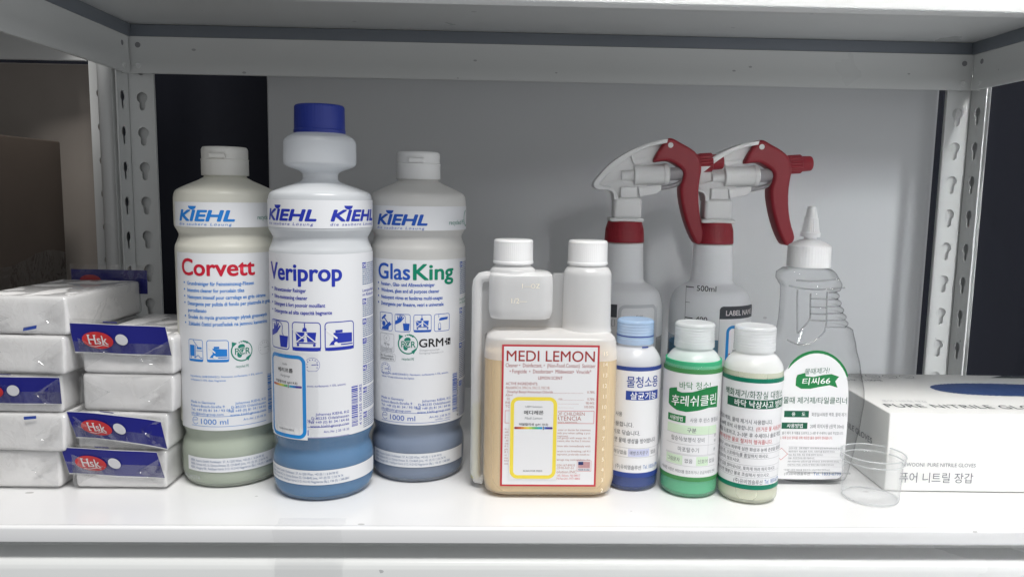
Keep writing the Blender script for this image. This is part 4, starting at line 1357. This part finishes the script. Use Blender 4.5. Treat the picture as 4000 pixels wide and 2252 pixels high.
s2 = spray_bottle('right trigger spray bottle with aqua liquid, volume marks and a black headed label', (0.2150, 0.7450, ZD), 0.0, 'liq_aqua')
p = Print(2.5)
p.line([(-34.5, 154.0), (-34.5, 60)], .35, 'black')
for z, s in ((153.0, '500ml'), (124.0, '400'), (95, '300')):
    p.line([(-34.5, z), (-26.5, z)], .9, 'black'); p.text(s, -23.5, z - .4, 5.0, 'black', bold=.005)
for z in (138.5, 109.5):
    p.line([(-34.5, z), (-30, z)], .35, 'black')
p.build('volume_scale', s2, lambda u, v, h: cyl(38.8)(u, v + 5.0, h))
p = Print(2.5)
p.rrect(-2, 40, 43, 136.6, 3.5, 'lightgrey', 0); p.rrect(-1.6, 40.4, 42.6, 136.2, 3.2, 'shell_spray', 1)
p.poly([(-2, 124.8), (43, 124.8), (43, 133.5), (42, 135.6), (40, 136.6), (1, 136.6), (-1, 135.6), (-2, 133.5)], 'charcoal', 2)
p.text('LABEL NAME', 21.0, 130.4, 4.6, 'silver', w=34, al='c', bold=.02, layer=3)
ph_sticker(p, 4.2, 46, 42.5, 119.5, 'border_blue', 'Kiehl', '글라스퀸', 'GlasQueen', '8.5', .62, lay=4)
p.build('label', s2, lambda u, v, h: cyl(38.8)(u, v + 5.0, h))
s1 = spray_bottle('left trigger spray bottle of cloudy grey liquid half hidden behind the twin neck bottle', (0.1290, 0.7450, ZD), math.radians(-2.0), 'liq_clear')
p = Print(2.5)
p.rrect(-18, 40, 33, 136.0, 3.5, 'charcoal', 0); p.rect(-17.4, 41, 32.6, 124.0, 'shell_spray', 1)
ph_sticker(p, -9.5, 46, 32.2, 136.8, 'border_grey', 'Kiehl', '코베트', 'Corvett', '12', .8, lay=4)
p.line([(-14, 116), (-11.5, 116), (-11.5, 122), (-14, 122), (-14, 116)], .3, 'black', 3)
p.build('label', s1, lambda u, v, h: cyl(38.8)(u, v + 6.0, h))


# ================================================================== SMALL SAMPLE BOTTLES
M['shell_s_blue'] = milky('small_bottle_plastic', (0.94, 0.95, 0.97), 0.42, 0.26, .15)
M['cap_clear'] = milky('small_cap_plastic', (0.95, 0.97, 0.98), 0.60, 0.12, .12, gloss=1.4)
M['cap_stained'] = milky('small_cap_stained', (0.50, 0.70, 0.97), 0.50, 0.12, .12, gloss=1.4)
M['liq_indigo'] = liquid_mat('indigo_liquid', (0.03, 0.06, 0.28))
M['liq_emerald'] = liquid_mat('emerald_liquid', (0.10, 0.58, 0.31))
M['liq_ivory'] = liquid_mat('ivory_liquid', (0.80, 0.82, 0.66))


def small_bottle(label, loc, R, capmat, liquid, level, Hs=112):
    t = thing('sample_bottle', label, 'bottle', loc)
    k = R / 23.0
    prof = fillet([(0, 1.4), (R - 5, 1.4), (R - 3, .2, 1), (R - .3, 2.6, 2), (R, 6, 2), (R, Hs - 9, 4), (R - .8, Hs - 2.5, 4), (R - 4.5, Hs + 3.2, 4), (16.2 * k, Hs + 5.6, 2), (14.4 * k, Hs + 7, 1), (14.2 * k, Hs + 9), (13, Hs + 9), (12.8, Hs + 22)])
    body = link('bottle_body', lathe('bottle_body', prof, 96), 'shell_s_blue', t)
    wet(body, {'liq_indigo': (.17, .23, .47), 'liq_emerald': (.36, .76, .53), 'liq_ivory': (.88, .90, .78)}[liquid], level)
    link('liquid', lathe('liquid', [(0, 2.2), (R - 4, 2.2), (R - 1.2, 4), (R - .8, 7), (R - .8, level), (0, level)], 80), liquid, t)
    z0, z1 = Hs + 9.0, Hs + 28.6
    capp = [(13.6, z0)]
    rc = 15.6 * k + .3
    capp += [(rc, z0), (rc, z0 + 4.4)]
    z = z0 + 4.6
    while z < z1 - 3.2:
        capp += [(rc - .36, z), (rc - .1, z + .7), (rc - .1, z + 1.5)]; z += 2.3
    capp += [(rc - .1, z1 - 2), (rc - .8, z1 - .5, 1), (rc - 2.2, z1, .5), (rc - 2.8, z1 - .5), (0, z1 - .6)]
    c = link('screw_cap', lathe('screw_cap', fillet(capp, 3), 96), capmat, t)
    return t, c


# blue
R = 22.2
sb, cap = small_bottle('small sample bottle of indigo liquid with blue stained clear cap', (0.1222, 0.6365, ZD), R, 'cap_stained', 'liq_indigo', 96)
me = lathe('stain', [(R / 23 * 15.6 + .35, 127.3), (R / 23 * 15.6 + .36, 128.2)], 96)
link('dried_drip', me, 'kblue', cap)
p = Print(2.0); p.rect(3, 118.8, 9, 120.0, 'kblue', 0); p.build('ink_spot', cap, cyl(15.5), base=.2)
p = Print(2.0)
p.rect(-42, 12.0, 36, 104.6, 'paper', 0); p.rect(-42, 101.2, 36, 104.6, 'bandblue', 1); p.rect(-42, 12.0, 36, 16.2, 'bandblue', 1)
p.text('물청소용', 4.5, 92.4, 9.0, 'kblue', w=28, al='c', bold=.01)
p.rect(-10.0, 77.2, 19.5, 84.8, 'kblue', 1); p.text('살균기능', 5.2, 81.0, 6.0, 'white', w=23, al='c', bold=.015)
for s, u, v, wd in (('장 사용', -22.5, 64.8, 10), ('사용합니다.', -22, 56.6, 19), ('세미로 닦습니다.', -24, 49.8, 26.5), ('뜨리면 물때 생성을 방어합니다', -25, 43.2, 43)):
    p.text(s, u, v, 3.9, 'grey', w=wd, bold=.004)
p.line([(-40, 37.0), (30, 37.0)], .25, 'lightgrey'); p.line([(-40, 29.2), (30, 29.2)], .25, 'lightgrey')
p.rect(-26, 29.8, -20.2, 36.4, 'lavender', 1); p.rect(-6.6, 29.8, 11.6, 36.4, 'lavender', 1)
for s, u, wd in (('구', -24.6, 3), ('해당없음', -19.2, 11.5), ('예방조차문구', -5.2, 15.5), ('없음', 13.2, 6)):
    p.text(s, u, 33.1, 3.4, 'grey', w=wd)
p.text('(주)유비엠솔루션', -17.2, 20.8, 3.8, 'grey', w=21.5); p.text('Tel. 1833-6799', 6.2, 21.0, 3.2, 'telblue', w=17)
p.build('label', sb, cyl(R))

# green
R = 23.4
sg, cap = small_bottle('small sample bottle of emerald green liquid with clear ridged cap', (0.1685, 0.6235, ZD), R, 'cap_clear', 'liq_emerald', 111.5)
p = Print(2.0)
p.rect(-44, 14.4, 30, 106.2, 'paper', 0); p.rect(-44, 102.4, 30, 106.2, 'bandolive', 1); p.rect(-44, 14.4, 30, 18.0, 'bandolive', 1)
p.text('바닥 청소!', -3.8, 93.2, 6.0, 'kgreen', w=25, al='c', rot=3)
rib = [(-26.5, 87.5), (-25, 88.6), (-18.5, 90.4), (-18.2, 87.6), (-14, 86.8), (-6, 88.0), (2, 90.6), (9, 92.2), (16, 92.4), (17, 92.2), (17, 74.8), (8, 75.4), (0, 73.4), (-10, 71.4), (-18, 71.8), (-25, 74.6), (-26.5, 76)]
p.poly(rib, 'kgreen', 1)
p.text('후레쉬클린', -4.0, 81.0, 8.4, 'white', w=38, al='c', bold=.008, rot=4.5, shear=.1)
p.rect(-26.5, 62.4, -10.2, 68.2, 'kgreen', 1); p.text('사용방법', -18.3, 65.3, 3.6, 'white', w=11.5, al='c', bold=.01); p.text('사용 후 린스 불필요', -6.8, 65.2, 3.7, 'grey', w=26)
p.rect(-26.5, 53.2, 17.5, 60.4, 'palegreen', 1); p.text('구분', -8.6, 56.8, 3.8, 'grey', w=7, bold=.01)
for v in (53.2, 44.6, 36.6, 35.8, 27.0):
    p.line([(-27, v), (17.5, v)], .22, 'lightgrey', 2)
p.line([(9, 60.4), (9, 36.6)], .2, 'lightgrey', 2)
p.text('탑승식/보행식 장비', -21.6, 49.0, 3.9, 'grey', w=27); p.text('마포탈수기', -15.4, 40.6, 3.9, 'grey', w=16.5)
for v in (52, 47.5, 40.5):
    p.text('원', 15, v, 2.6, 'grey')
p.rect(-26.5, 27.6, -11.4, 35.2, 'palegreen', 1); p.rect(-.6, 27.6, 9.6, 35.2, 'palegreen', 1)
for s, u, wd in (('그림문자', -25, 11.5), ('없음', -9.6, 6.2), ('신호어', .6, 8.4), ('없음', 10.6, 6.0)):
    p.text(s, u, 31.4, 3.5, 'grey', w=wd)
p.text('*자세한 사항은 MSDS를 참조하거나 공급자에게 연락', -32, 22.2, 2.8, 'grey', w=50)
p.build('label', sg, cyl(R))

# white
R = 23.6
sw, cap = small_bottle('small sample bottle of ivory liquid with clear cap, rightmost of the three', (0.2141, 0.6115, ZD), R, 'cap_clear', 'liq_ivory', 106)
p = Print(2.0)
p.rect(-46, 12.6, 26, 102.2, 'paper', 0); p.rect(-46, 98.6, 26, 102.2, 'bandgreen', 1); p.rect(-46, 12.6, 26, 16.4, 'bandgreen', 1)
p.text('백화제거/화장실 대청소', -30.8, 89.4, 6.0, 'kdark', w=52, bold=.004)
p.rect(-28.5, 78.2, 24, 85.4, 'kdark', 1); p.text('바닥 낙상사고 방어', -21, 81.8, 5.4, 'white', w=42, bold=.015)
def wl(s, u, v, wd, mat='grey', h=3.6):
    p.text(s, u, v, h, mat, w=wd, bold=.003)
wl('타일의 백화, 물때 제거시 사용합니다.', -40, 67.6, 50)
wl('32~64배 희석 사용합니다.', -40, 62.2, 35); wl('(뜨거운 물 사용금지)', -3.4, 62.2, 26, 'softred')
wl('물때을 도포하고, 2~3분 후 수세미나 솔로 작업', -41, 56.8, 62)
wl('위해 깨끗한 물로 철저히 헹궈줍니다.', -39, 51.6, 50, 'softred')
for v in (48.6, 42.6, 38.0, 32.2, 27.4, 22.0):
    p.line([(-44, v), (23, v)], .22, 'lightgrey')
wl('위험문구  H314 피부에 심한 화상과 눈에 손상을 일으킴', -41, 45.4, 64, h=3.0)
wl('분진, 미스트, 스프레이)를 흡입하지 마시오.', -42, 40.2, 50, h=3.0); wl('손을 철저히 씻으시오.', -42, 35.2, 28, h=3.0)
wl('삼켰다면 입을 씻어내시오. 토하게 하려 하지 마시오.', -42, 29.7, 58, h=3.0); wl('눈에 묻으면 몇분간 물로 조심해서 씻으시오.', -42, 24.7, 52, h=3.0)
wl('(주)유비엠솔루션', -18.6, 19.0, 22.5, h=3.6); p.text('Tel. 1833-6799', 5.6, 19.2, 3.2, 'telblue', w=18)
p.build('label', sw, cyl(R))


# ================================================================== CLEAR EMPTY BOTTLE
tc = thing('squeeze_bottle', 'clear empty plastic bottle with pointed white nozzle cap and arched green label', 'bottle', (0.0, 0.6550, ZD))


def interp(tab, z):
    for (z0, a), (z1, b) in zip(tab[:-1], tab[1:]):
        if z0 <= z <= z1:
            t_ = (z - z0) / (z1 - z0)
            t_ = t_ * t_ * (3 - 2 * t_) * .5 + t_ * .5
            return a + (b - a) * t_
    return tab[-1][1] if z > tab[-1][0] else tab[0][1]


LFT = [(0, 256), (2, 252.5), (8, 250), (30, 246), (70, 241), (100, 239.5), (117, 242), (124, 246), (129, 249.3), (140, 250.6), (158, 251.0), (167, 250.6), (171, 248.2), (174, 246.2), (179, 246.4), (183, 252), (184.5, 257)]
RGT = [(0, 309), (2, 312.5), (8, 314.6), (30, 318.8), (53, 322.6), (70, 324.4), (78, 323.8), (101, 318.6), (117, 314.6), (131.5, 311.2), (134.2, 307.4), (163.5, 297.0), (166.5, 298.6), (170, 299.2), (179.6, 293.6), (183, 289), (184.5, 286)]
DEP = [(0, 17), (2, 20.5), (10, 21.5), (100, 21.0), (120, 18.0), (134, 15.5), (160, 14.5), (171, 15.5), (179, 15.5), (183, 14.5), (184.5, 13.5)]


def clear_body():
    secs = []
    zs = []
    z = 0
    while z <= 184.5:
        zs.append(z); z += .9 if 128 < z < 170 else 1.8
    for z in zs:
        a, b, d = interp(LFT, z), interp(RGT, z), interp(DEP, z)
        lp = superloop((a + b) / 2, 0, (b - a) / 2, d, 3.6, 72)
        if 134 < z < 164:
            amp = 2.6 * (1 - abs(math.sin((z - 134.2) / 29.3 * 5 * PI)) ** .8) if True else 0
            lp = [(x - amp * max(0, ((x - (a + b) / 2) / ((b - a) / 2))) ** 2 if x > (a + b) / 2 + 4 else x, y * (1 - .03 * max(0, (x - (a + b) / 2) / ((b - a) / 2)) * amp)) for x, y in lp]
        secs.append((lp, z))
    return loft('bottle_body', secs, sharp=60)


body = link('bottle_body', clear_body(), 'pet', tc)
bm = bmesh.new()
V3 = lambda x, z, d=None: Vector((x, -(interp(DEP, z) + .1 if d is None else d), z)) * MM
for path in ([(250.5, 124), (256.5, 120.9), (262, 119.8), (268.5, 120.8), (275.5, 124.5), (280.5, 129), (283.6, 133.4), (283.4, 150), (282.9, 164.5)],
             [(257.6, 166), (258.4, 148), (259.2, 129)], [(269, 163), (269.4, 150), (270, 141), (264.5, 134.5), (259.6, 129.4)],
             [(250, 169.2), (262, 166.8), (275, 165.9), (288, 167.4), (297.5, 168.2)], [(256, 174), (268, 173.2), (283, 174.2), (292, 175.5)]):
    sm = smooth_loop(path, 2, False)
    tube('', [V3(x, z) for x, z in sm], .00075, 8, bm=bm)
for z in (158.6, 151.6, 146.0, 140.4):
    tube('', [V3(269.8, z), V3(276, z - .2), V3(282.6, z - .3)], .0007, 8, bm=bm)
for k in range(6):
    z = 134.6 + 5.86 * k
    xr = interp(RGT, z) - 2.2
    tube('', [V3(284.2, z), V3(290, z + .1), V3(xr - 5, z, interp(DEP, z) - 1.2), V3(xr - 1.2, z, interp(DEP, z) - 6)], .0006, 8, bm=bm)
link('base_ridge', tube('base_ridge', [V3(256, 11.2, 21.6), V3(283, 10.5, 21.6), V3(310, 9.8, 21.6)], .0009, 8), 'pet_edge', body)
link('grip_ridges', bm_mesh('grip_ridges', bm, 60), 'pet_edge', body)
CX = 271.8
me = lathe('nozzle_cap', fillet([(16, 184.4), (17.5, 184.2), (17.8, 184.7, .2), (17.5, 201.6, .4), (16.8, 202.6, .6), (12, 205.2, 2), (7.5, 207.2, 1.5), (5.2, 207.6, .4), (5.0, 209.4, .3), (7.9, 209.6, .2), (8.0, 213.0, .4), (7.2, 213.4, .3), (5.5, 225.0, .4), (5.0, 225.6, .3), (3.4, 234.4, .8), (2.4, 235.2, .5), (0, 235.3)]), 160,
           lambda th, r, z: r - (.45 * (0.5 + 0.5 * math.cos(44 * th)) ** 2 if 185.5 < z < 201.8 else (.3 * (0.5 + 0.5 * math.cos(26 * th)) ** 2 if 213.6 < z < 224.9 else 0)))
me.transform(Matrix.Translation((CX * MM, 0, 0)))
link('nozzle_cap', me, 'ribcap', tc)
# arched front label
p = Print()
lab = [(245.5, 8), (247, 5.5), (250, 4.6), (297.5, 4.6), (302, 7), (303.6, 12), (304.6, 45), (304.0, 80), (301.5, 94), (297, 103), (290.5, 109.4), (283, 113.4), (274, 114.8), (265, 113.4), (257.5, 109.4), (251, 103), (246.6, 94), (244.2, 80), (243.6, 45)]
lab = smooth_loop(lab, 1)
p.poly(lab, 'paper', 0)
arch = [(250.0, 98.6), (255, 105.0), (262, 110.4), (270, 113.6), (278, 113.8), (286, 111.4), (293, 106.4), (298.6, 99.4), (301.4, 93.0), (302.4, 95.0), (299.6, 101.4), (294, 108.4), (286, 114.0), (277, 116.4), (268.4, 115.8), (260, 112.4), (253.4, 106.4)]
p.poly(smooth_loop(arch, 1), 'kgreen', 1)
p.text('물때제거!', 275.6, 98.8, 5.0, 'kdark', w=21, al='c', shear=.2, rot=4)
rib = [(258.2, 92.4), (259.2, 95.2), (265.4, 97.0), (266.4, 94.2), (273, 93.6), (281, 95.4), (288, 96.2), (294.6, 94.0), (291.6, 90.0), (294.0, 84.6), (287, 86.6), (279, 85.2), (271, 83.4), (263, 83.4), (258.2, 86)]
p.poly(rib, 'kgreen', 1); p.text('티씨66', 275.6, 90.2, 5.8, 'white', w=23.5, al='c', bold=.012, rot=3, shear=.15)
p.text('물때 제거제/타일클리너', 275.6, 73.6, 5.6, 'kdark', w=54, al='c', bold=.004)
p.rect(250.0, 58.8, 271.0, 64.4, 'kdark', 1); p.text('용', 256.5, 61.6, 3.2, 'white', bold=.01); p.text('도', 265, 61.6, 3.2, 'white', bold=.01); p.text('화장실/샤워장 백화, 물때 제거', 273.4, 61.4, 3.4, 'grey', w=29.5)
p.rect(248.4, 48.8, 270.4, 54.2, 'kdark', 1); p.text('사용방법', 259.6, 51.5, 3.6, 'white', w=13.5, al='c', bold=.01); p.text('20배 희석사용 (원액 30ml)', 272.8, 51.2, 3.6, 'grey', w=40 * .72)
p.text('1. 물기 제거 후 약품을 도포하고, 2~3분 후 수세미나 솔로 작업합니다.', 247.6, 45.2, 2.5, 'grey', w=54); p.text('2. 자재 손상 방지를 위해 깨끗한 물로 철저히 헹궈줍니다.', 247.6, 41.0, 2.5, 'softred', w=45)
p.line([(255.4, 33.4), (302, 31.8)], .2, 'lightgrey')
for k, (s, wd) in enumerate((('신호어 위험    유해·위험문구  H314 피부에 심한 화상과 눈에 손상을 일으킴', 46), ('예방조치문구  P260 (분진, 미스트, 스프레이)를 흡입하지 마시오.', 40), ('P264  취급 후에는 취급 부위를 철저히 씻으시오.', 30), ('P280  개인안전보호구를 착용하시오.', 23), ('P301+P330+P331 삼켰다면 입을 씻어내시오. 토하게 하려 하지 마시오.', 44), ('P305+P351+P338  눈에 묻으면 몇분간 물로 조심해서 씻으시오.', 40))):
    p.text(s, 255.6, 32.0 - 2.9 * k, 1.7, 'grey', w=wd); p.line([(255.4, 30.6 - 2.9 * k), (302, 30.2 - 2.9 * k)], .15, 'lightgrey')
p.text('*자세한 사항은 MSDS를 참조하거나 공급자에게 연락하시오.', 252.5, 12.9, 1.7, 'grey', w=40)
p.line([(249.5, 32), (255, 26.8), (249.5, 21.6), (244, 26.8)], .45, 'softred', 2, closed=True)
p.text('(주)유비엠솔루션', 253.2, 7.6 + 2, 2.6, 'grey', w=22); p.text('Tel. 1833-6799', 278, 7.6 + 2, 2.6, 'telblue', w=24)
for i in range(len(p.V)):
    pass
p.build('label', tc, flat(-21.6), base=.3)


# ================================================================== MEASURING CUP
mc = thing('measuring_cup', 'small clear empty plastic measuring cup standing in front of the glove carton', 'cup', (0.3150, 0.6070, ZD))
link('cup_wall', lathe('cup_wall', fillet([(0, 1.6), (19, 1.4), (20.4, .3, .8), (21.4, .5, .8), (22.0, 3, 1), (22.8, 31.0, .5), (24.3, 31.6, .5), (24.6, 36.6)]), 96), 'cup', mc)
bm = bmesh.new()
bm.free()
for nm, r, z, tr in (('cup_rim', 24.6, 36.8, .55), ('cup_ring', 24.2, 31.6, .5), ('foot_ring', 21.0, .7, .45)):
    link(nm, tube(nm, [Vector((r * math.cos(2 * PI * k / 80), r * math.sin(2 * PI * k / 80), z)) * MM for k in range(80)], tr * MM, 8, closed=True), 'cup_rim', mc)


# ================================================================== GLOVE CARTON
gb = thing('glove_box', 'white carton of nitrile gloves with oval opening showing blue glove', 'box', (0.3335, 0.6200, ZD), math.radians(-1.2))
GW, GD, GH = 245.0, 146.0, 66.5
link('carton', rbox('carton', 0, GW * MM, 0, GD * MM, 0, GH * MM, .0011, 3), 'carton', gb)
p = Print()
p.text('PURE NITRILE GLOVES', 7.5, 24, 11.0, 'charcoal', w=152, bold=-.004, space=1.08); p.text('퓨어 니트릴 장갑', 12, 39, 6.0, 'lightgrey', w=39)
ov = []
rn = random.Random(2)
for k in range(150):
    a = 2 * PI * k / 150
    j = .55 * (k % 2) + rn.uniform(-.3, .3)
    c, s = math.cos(a), math.sin(a)
    ov.append((148 + (66 + j) * math.copysign(abs(c) ** .8, c), 86 + (23.5 + j) * math.copysign(abs(s) ** .9, s)))
p.poly(ov, 'glove', 1)
p.line([(q[0], q[1]) for q in ov[12:60]], .9, 'white', 2)
p.text('분홍무 | 100매', 4, 116, 7.0, 'charcoal', w=44)
for k in range(5):
    p.arc(14 + 17 * k, 134, 6.6, 0, 360, .5, 'charcoal'); p.line([(11 + 17 * k, 137), (14 + 17 * k, 131), (18 + 17 * k, 134)], .6, 'charcoal')
    p.rect(9 + 17 * k, 125.6, 19 + 17 * k, 126.3, 'grey')
p.poly([(166, 134), (245, 134), (245, 144), (184, 144)], 'charcoal', 1)
p.build('top_print', gb, top(GH), base=.12)
p = Print()
p.text('NIWOONI  PURE NITRILE GLOVES', 13, 23.0, 3.1, 'grey', w=62); p.text('퓨어 니트릴 장갑', 11.8, 12.0, 8.6, 'grey', w=62)
p.build('front_print', gb, flat(0.0), base=.12)
p = Print()
p.text('NITRILE GLOVES', 60, 34, 5.0, 'grey', w=66, al='c')
p.build('side_print', gb, lambda u, v, h: (-h, 120 - u, v), base=.12)


# ================================================================== FOAM BLOCK PACKS
from mathutils import noise


def soft(bm, seed, hz):
    """slack, slightly squashed block"""
    if len(bm.verts) < 600:
        bmesh.ops.subdivide_edges(bm, edges=[e for e in bm.edges if e.calc_length() > .012], cuts=7, use_grid_fill=True)
    for v in bm.verts:
        q = noise.noise_vector(v.co * 17 + Vector((seed * 7.3, seed * 1.1, 0)))
        f = math.sin(PI * min(1, max(0, v.co.z / hz)))
        v.co.x += q.x * .0020 * (.4 + f); v.co.y += q.y * .0016 * (.4 + f)


def flap(t, seed, wx, hz, side):
    """folded-over corner of the film, a triangle lying on the front"""
    rn = random.Random(seed)
    bm = bmesh.new()
    n = 12; rows = []
    dpt = rn.uniform(.020, .030); mid = hz * rn.uniform(.40, .62)
    for i in range(n + 1):
        f = i / n
        x = side * (wx / 2 + .0006 - dpt * f)
        half_up = (hz - .0015 - mid) * (1 - f); half_dn = (mid - .0015) * (1 - f)
        row = []
        for j in range(9):
            g = j / 8
            z = mid - half_dn + (half_up + half_dn) * g
            y = -.0034 - .0016 * math.sin(f * 9 + g * 5 + seed) * f - .0012 * rn.random() * f - (.0014 if j in (0, 8) else 0)
            row.append(bm.verts.new((x, y, z)))
        rows.append(row)
    for a, b in zip(rows[:-1], rows[1:]):
        for j in range(8):
            bm.faces.new((a[j], b[j], b[j + 1], a[j + 1]))
    link('wrap_flap', bm_mesh('wrap_flap', bm), 'film', t)


def pack_meshes(seed, wx, dy, hz):
    rn = random.Random(seed)
    bm = bmesh.new()
    rbox('', -wx / 2, wx / 2, 0, dy, 0.0002, hz - .0002, .0030, 3, bm=bm)
    # two blocks to a pack: a shallow seam round the sides
    soft(bm, seed, hz)
    foam = bm_mesh('foam_block', bm, 60)
    # film: finer grid box with tucked, crinkled faces
    bm = bmesh.new()
    rbox('', -wx / 2 - .0012, wx / 2 + .0012, -.0018, dy + .0012, 0.0002, hz - .0001, .0030, 3, bm=bm)
    bmesh.ops.subdivide_edges(bm, edges=[e for e in bm.edges if e.calc_length() > .012], cuts=9, use_grid_fill=True)
    from mathutils import noise
    soft(bm, seed, hz)
    for v in bm.verts:
        n = noise.noise_vector(v.co * 55 + Vector((seed * 3.1, 0, 0)))
        n2 = noise.noise_vector(v.co * 210 + Vector((0, seed * 1.7, 0)))
        v.co += n * .0012 + n2 * .0005
        v.co.z = max(.0001, min(v.co.z, hz - .0001))
    film = bm_mesh('wrap', bm, 60)
    return foam, film


def hsk_lettering(p, cx, cz, s, rot=0):
    """seriffed word on the red oval"""
    p.text('Hsk', cx, cz, 6.4 * s, 'silver', w=14.5 * s, al='c', bold=.01, layer=3, rot=rot)
    for (dx, wd, dz) in ((-6.5, 2.0, -3.2), (-2.0, 2.0, -3.2), (-6.5, 2.0, 3.2), (-2.0, 2.0, 3.2), (3.6, 1.8, -3.2), (6.6, 1.6, -3.2)):
        p.rect(cx + (dx - wd / 2) * s, cz + (dz - .35) * s, cx + (dx + wd / 2) * s, cz + (dz + .35) * s, 'silver', 3)
    p.line([(cx + a * s, cz + (-4.7 + .6 * math.sin(a * .45)) * s) for a in [-7 + 14 * k / 14 for k in range(15)]], .5 * s, 'silver', 3)


def header(t, u0, z0, u1, z1, oval=True, tilt=(0, 0), bend=0.0, tabs=True, flip=False, film_top=3.2, ovx=.27):
    """printed header card folded down over the front of the pack"""
    p = Print(2.0)
    wd = u1 - u0; h = z1 - z0
    p.rect(u0 - .2, z0 - .8, u1 + .2, z1 + .4, 'white', 0)
    p.rect(u0, z0, u1, z1, 'header_blue', 1)
    if oval:
        p.ell(u0 + wd * ovx, z0 + h * .44, 12.6, h * .30, 'header_red', 2, 36)
        hsk_lettering(p, u0 + wd * ovx, z0 + h * .46, h * .30 / 6.4)
    p.ell(u0 + wd * (ovx + .255), z0 + h * .5, 4.9, 4.4, 'hole_grey', 2, 30)
    p.rect(u0 + wd * (ovx + .09), z1 + 1.6, u0 + wd * (ovx + .24), z1 + 2.4, 'header_blue', 2)

    def mp(u, v, hh):
        f = (u - u0) / wd; g = (v - z0) / h
        y = -2.4 - hh - 1.8 * math.sin(g * 2.2) - bend * f * f * 9 * (1 - g) + .5 * math.sin(f * 9)
        z = v + (f - .5) * tilt[0] - bend * 9 * f * f
        x = u + (g - .5) * tilt[1]
        return (x, y, z)
    o = p.build('header_card', t, mp, base=.2)
    # clear film of the header
    q = Print(2.0)
    q.rect(u0 - .4, z0 - 1.6, u1 + .4, z1 + film_top, 'film', 0)
    q.rect(u0 + wd * (ovx + .13), z0 - 1.2, u0 + wd * (ovx + .22), z1 + film_top, 'tape', 1)
    q.build('header_film', o, mp, base=.65)
    return o


def top_print(t, wx, dy, hz, seed):
    """printed word shapes on the pack's upper face"""
    rn = random.Random(seed)
    p = Print()
    x = -wx / 2 + 6
    for row, (v, c1, c2) in enumerate(((9, 'header_blue', 'white'), (22, 'header_red', 'white'), (36, 'header_red', 'yellow'), (52, 'header_blue', 'header_red'), (70, 'yellow', 'header_red'))):
        if v > dy * 1000 - 14:
            break
        x = -wx * 500 + 6
        while x < wx * 500 - 14:
            l = rn.uniform(9, 15)
            p.ell(x + l / 2, v + 4, l / 2, 4.2, c1, 1, 18); p.ell(x + l / 2 + .6, v + 4, l / 3.2, 1.8, c2, 2, 14)
            x += l + rn.uniform(.5, 2)
    return p.build('top_print', t, top(hz * 1000 - .6), base=.1)


PW, PD, PH = 0.0735, 0.112, 0.0311
G1 = 'film wrapped foam packs stacked at the left end'
LEFT = ['lowest white foam pack of the taller left stack', 'second white foam pack from the bottom of the left stack, small blue tab', 'middle white foam pack of the left stack with blue header and punched hole',
        'plain white foam pack just under the top of the left stack', 'top white foam pack of the taller left stack with colourful printed top']
RIGHT = ['lowest white foam pack of the shorter right stack, blue header hanging low', 'second foam pack from the bottom of the right stack with bent twisted blue header', 'plain shiny white foam pack without header, third from the bottom of the right stack',
         'top white foam pack of the shorter right stack with flat blue header']
xl = [-.3800, -.3720, -.3735, -.3690, -.3665]
for i in range(5):
    z = ZD + .0004 + i * .03125
    t = thing('foam_pack', LEFT[i], 'foam pack', (xl[i], 0.6140 + (.002, -.001, .001, 0.0, .002)[i], z), math.radians((-1, -3, -2, -3, -4)[i]), G1)
    foam, film = pack_meshes(10 + i, PW, PD, PH)
    b = link('foam_block', foam, 'sponge', t); wr = link('wrap', film, 'film', t); flap(wr, i * 3 + int(t.location.x * -1000), PW, PH, 1); flap(wr, i * 5 + 2, PW, PH, -1)
    if i == 2:
        header(t, -43, 8.2, 37.5, 29.6, True, ovx=.29)
    if i in (1, 4):
        p = Print(); p.poly([(2, 3.2), (13, 5.4), (13.6, 8.2), (2.8, 6.0)] if i == 4 else [(6, 26.5), (16, 27.6), (16, 30.0), (6, 29.0)], 'kblue', 1)
        p.build('tape_tab', t, flat(-1.6), base=.3)
    if i == 4:
        top_print(t, PW, PD, PH, 3)
        # rear header standing up behind the pack
        p = Print(); p.rect(-30, 18, 42, 40, 'header_blue', 1); p.ell(-12, 30, 10, 5, 'header_red', 2, 24)
        p.build('rear_header', t, lambda u, v, h: (u, 116 - h, v), base=0)
        p = Print(); p.rect(-30.6, 16, 42.6, 45, 'film', 1)
        p.build('rear_film', t, lambda u, v, h: (u, 115 - h, v), base=0)
xr = [-.2945, -.2930, -.2880, -.2860]
for i in range(4):
    z = ZD + .0004 + i * .0312
    t = thing('foam_pack', RIGHT[i], 'foam pack', (xr[i], 0.6160 + (0, .002, .003, .002)[i], z), math.radians((-1.5, -2, -3.5, -3)[i]), G1)
    foam, film = pack_meshes(30 + i, PW, PD, PH)
    b = link('foam_block', foam, 'sponge', t); wr = link('wrap', film, 'film', t); flap(wr, i * 3 + int(t.location.x * -1000), PW, PH, 1); flap(wr, i * 5 + 2, PW, PH, -1)
    if i == 0:
        header(t, -43, 11.5, 33.5, 33.0, True, tilt=(-3.0, -5))
    if i == 1:
        header(t, -39, 10.0, 36, 31.0, True, tilt=(-2.0, -6), bend=.55)
    if i == 3:
        header(t, -42.5, 17.2, 34.5, 40.2, True, tilt=(-1.5, -3.5), film_top=4)
        top_print(t, PW, PD, PH, 8)

for o in bpy.data.objects:
    if o.type == 'MESH' and len(o.data.materials) == 0:
        o.data.materials.append(M['steel'])
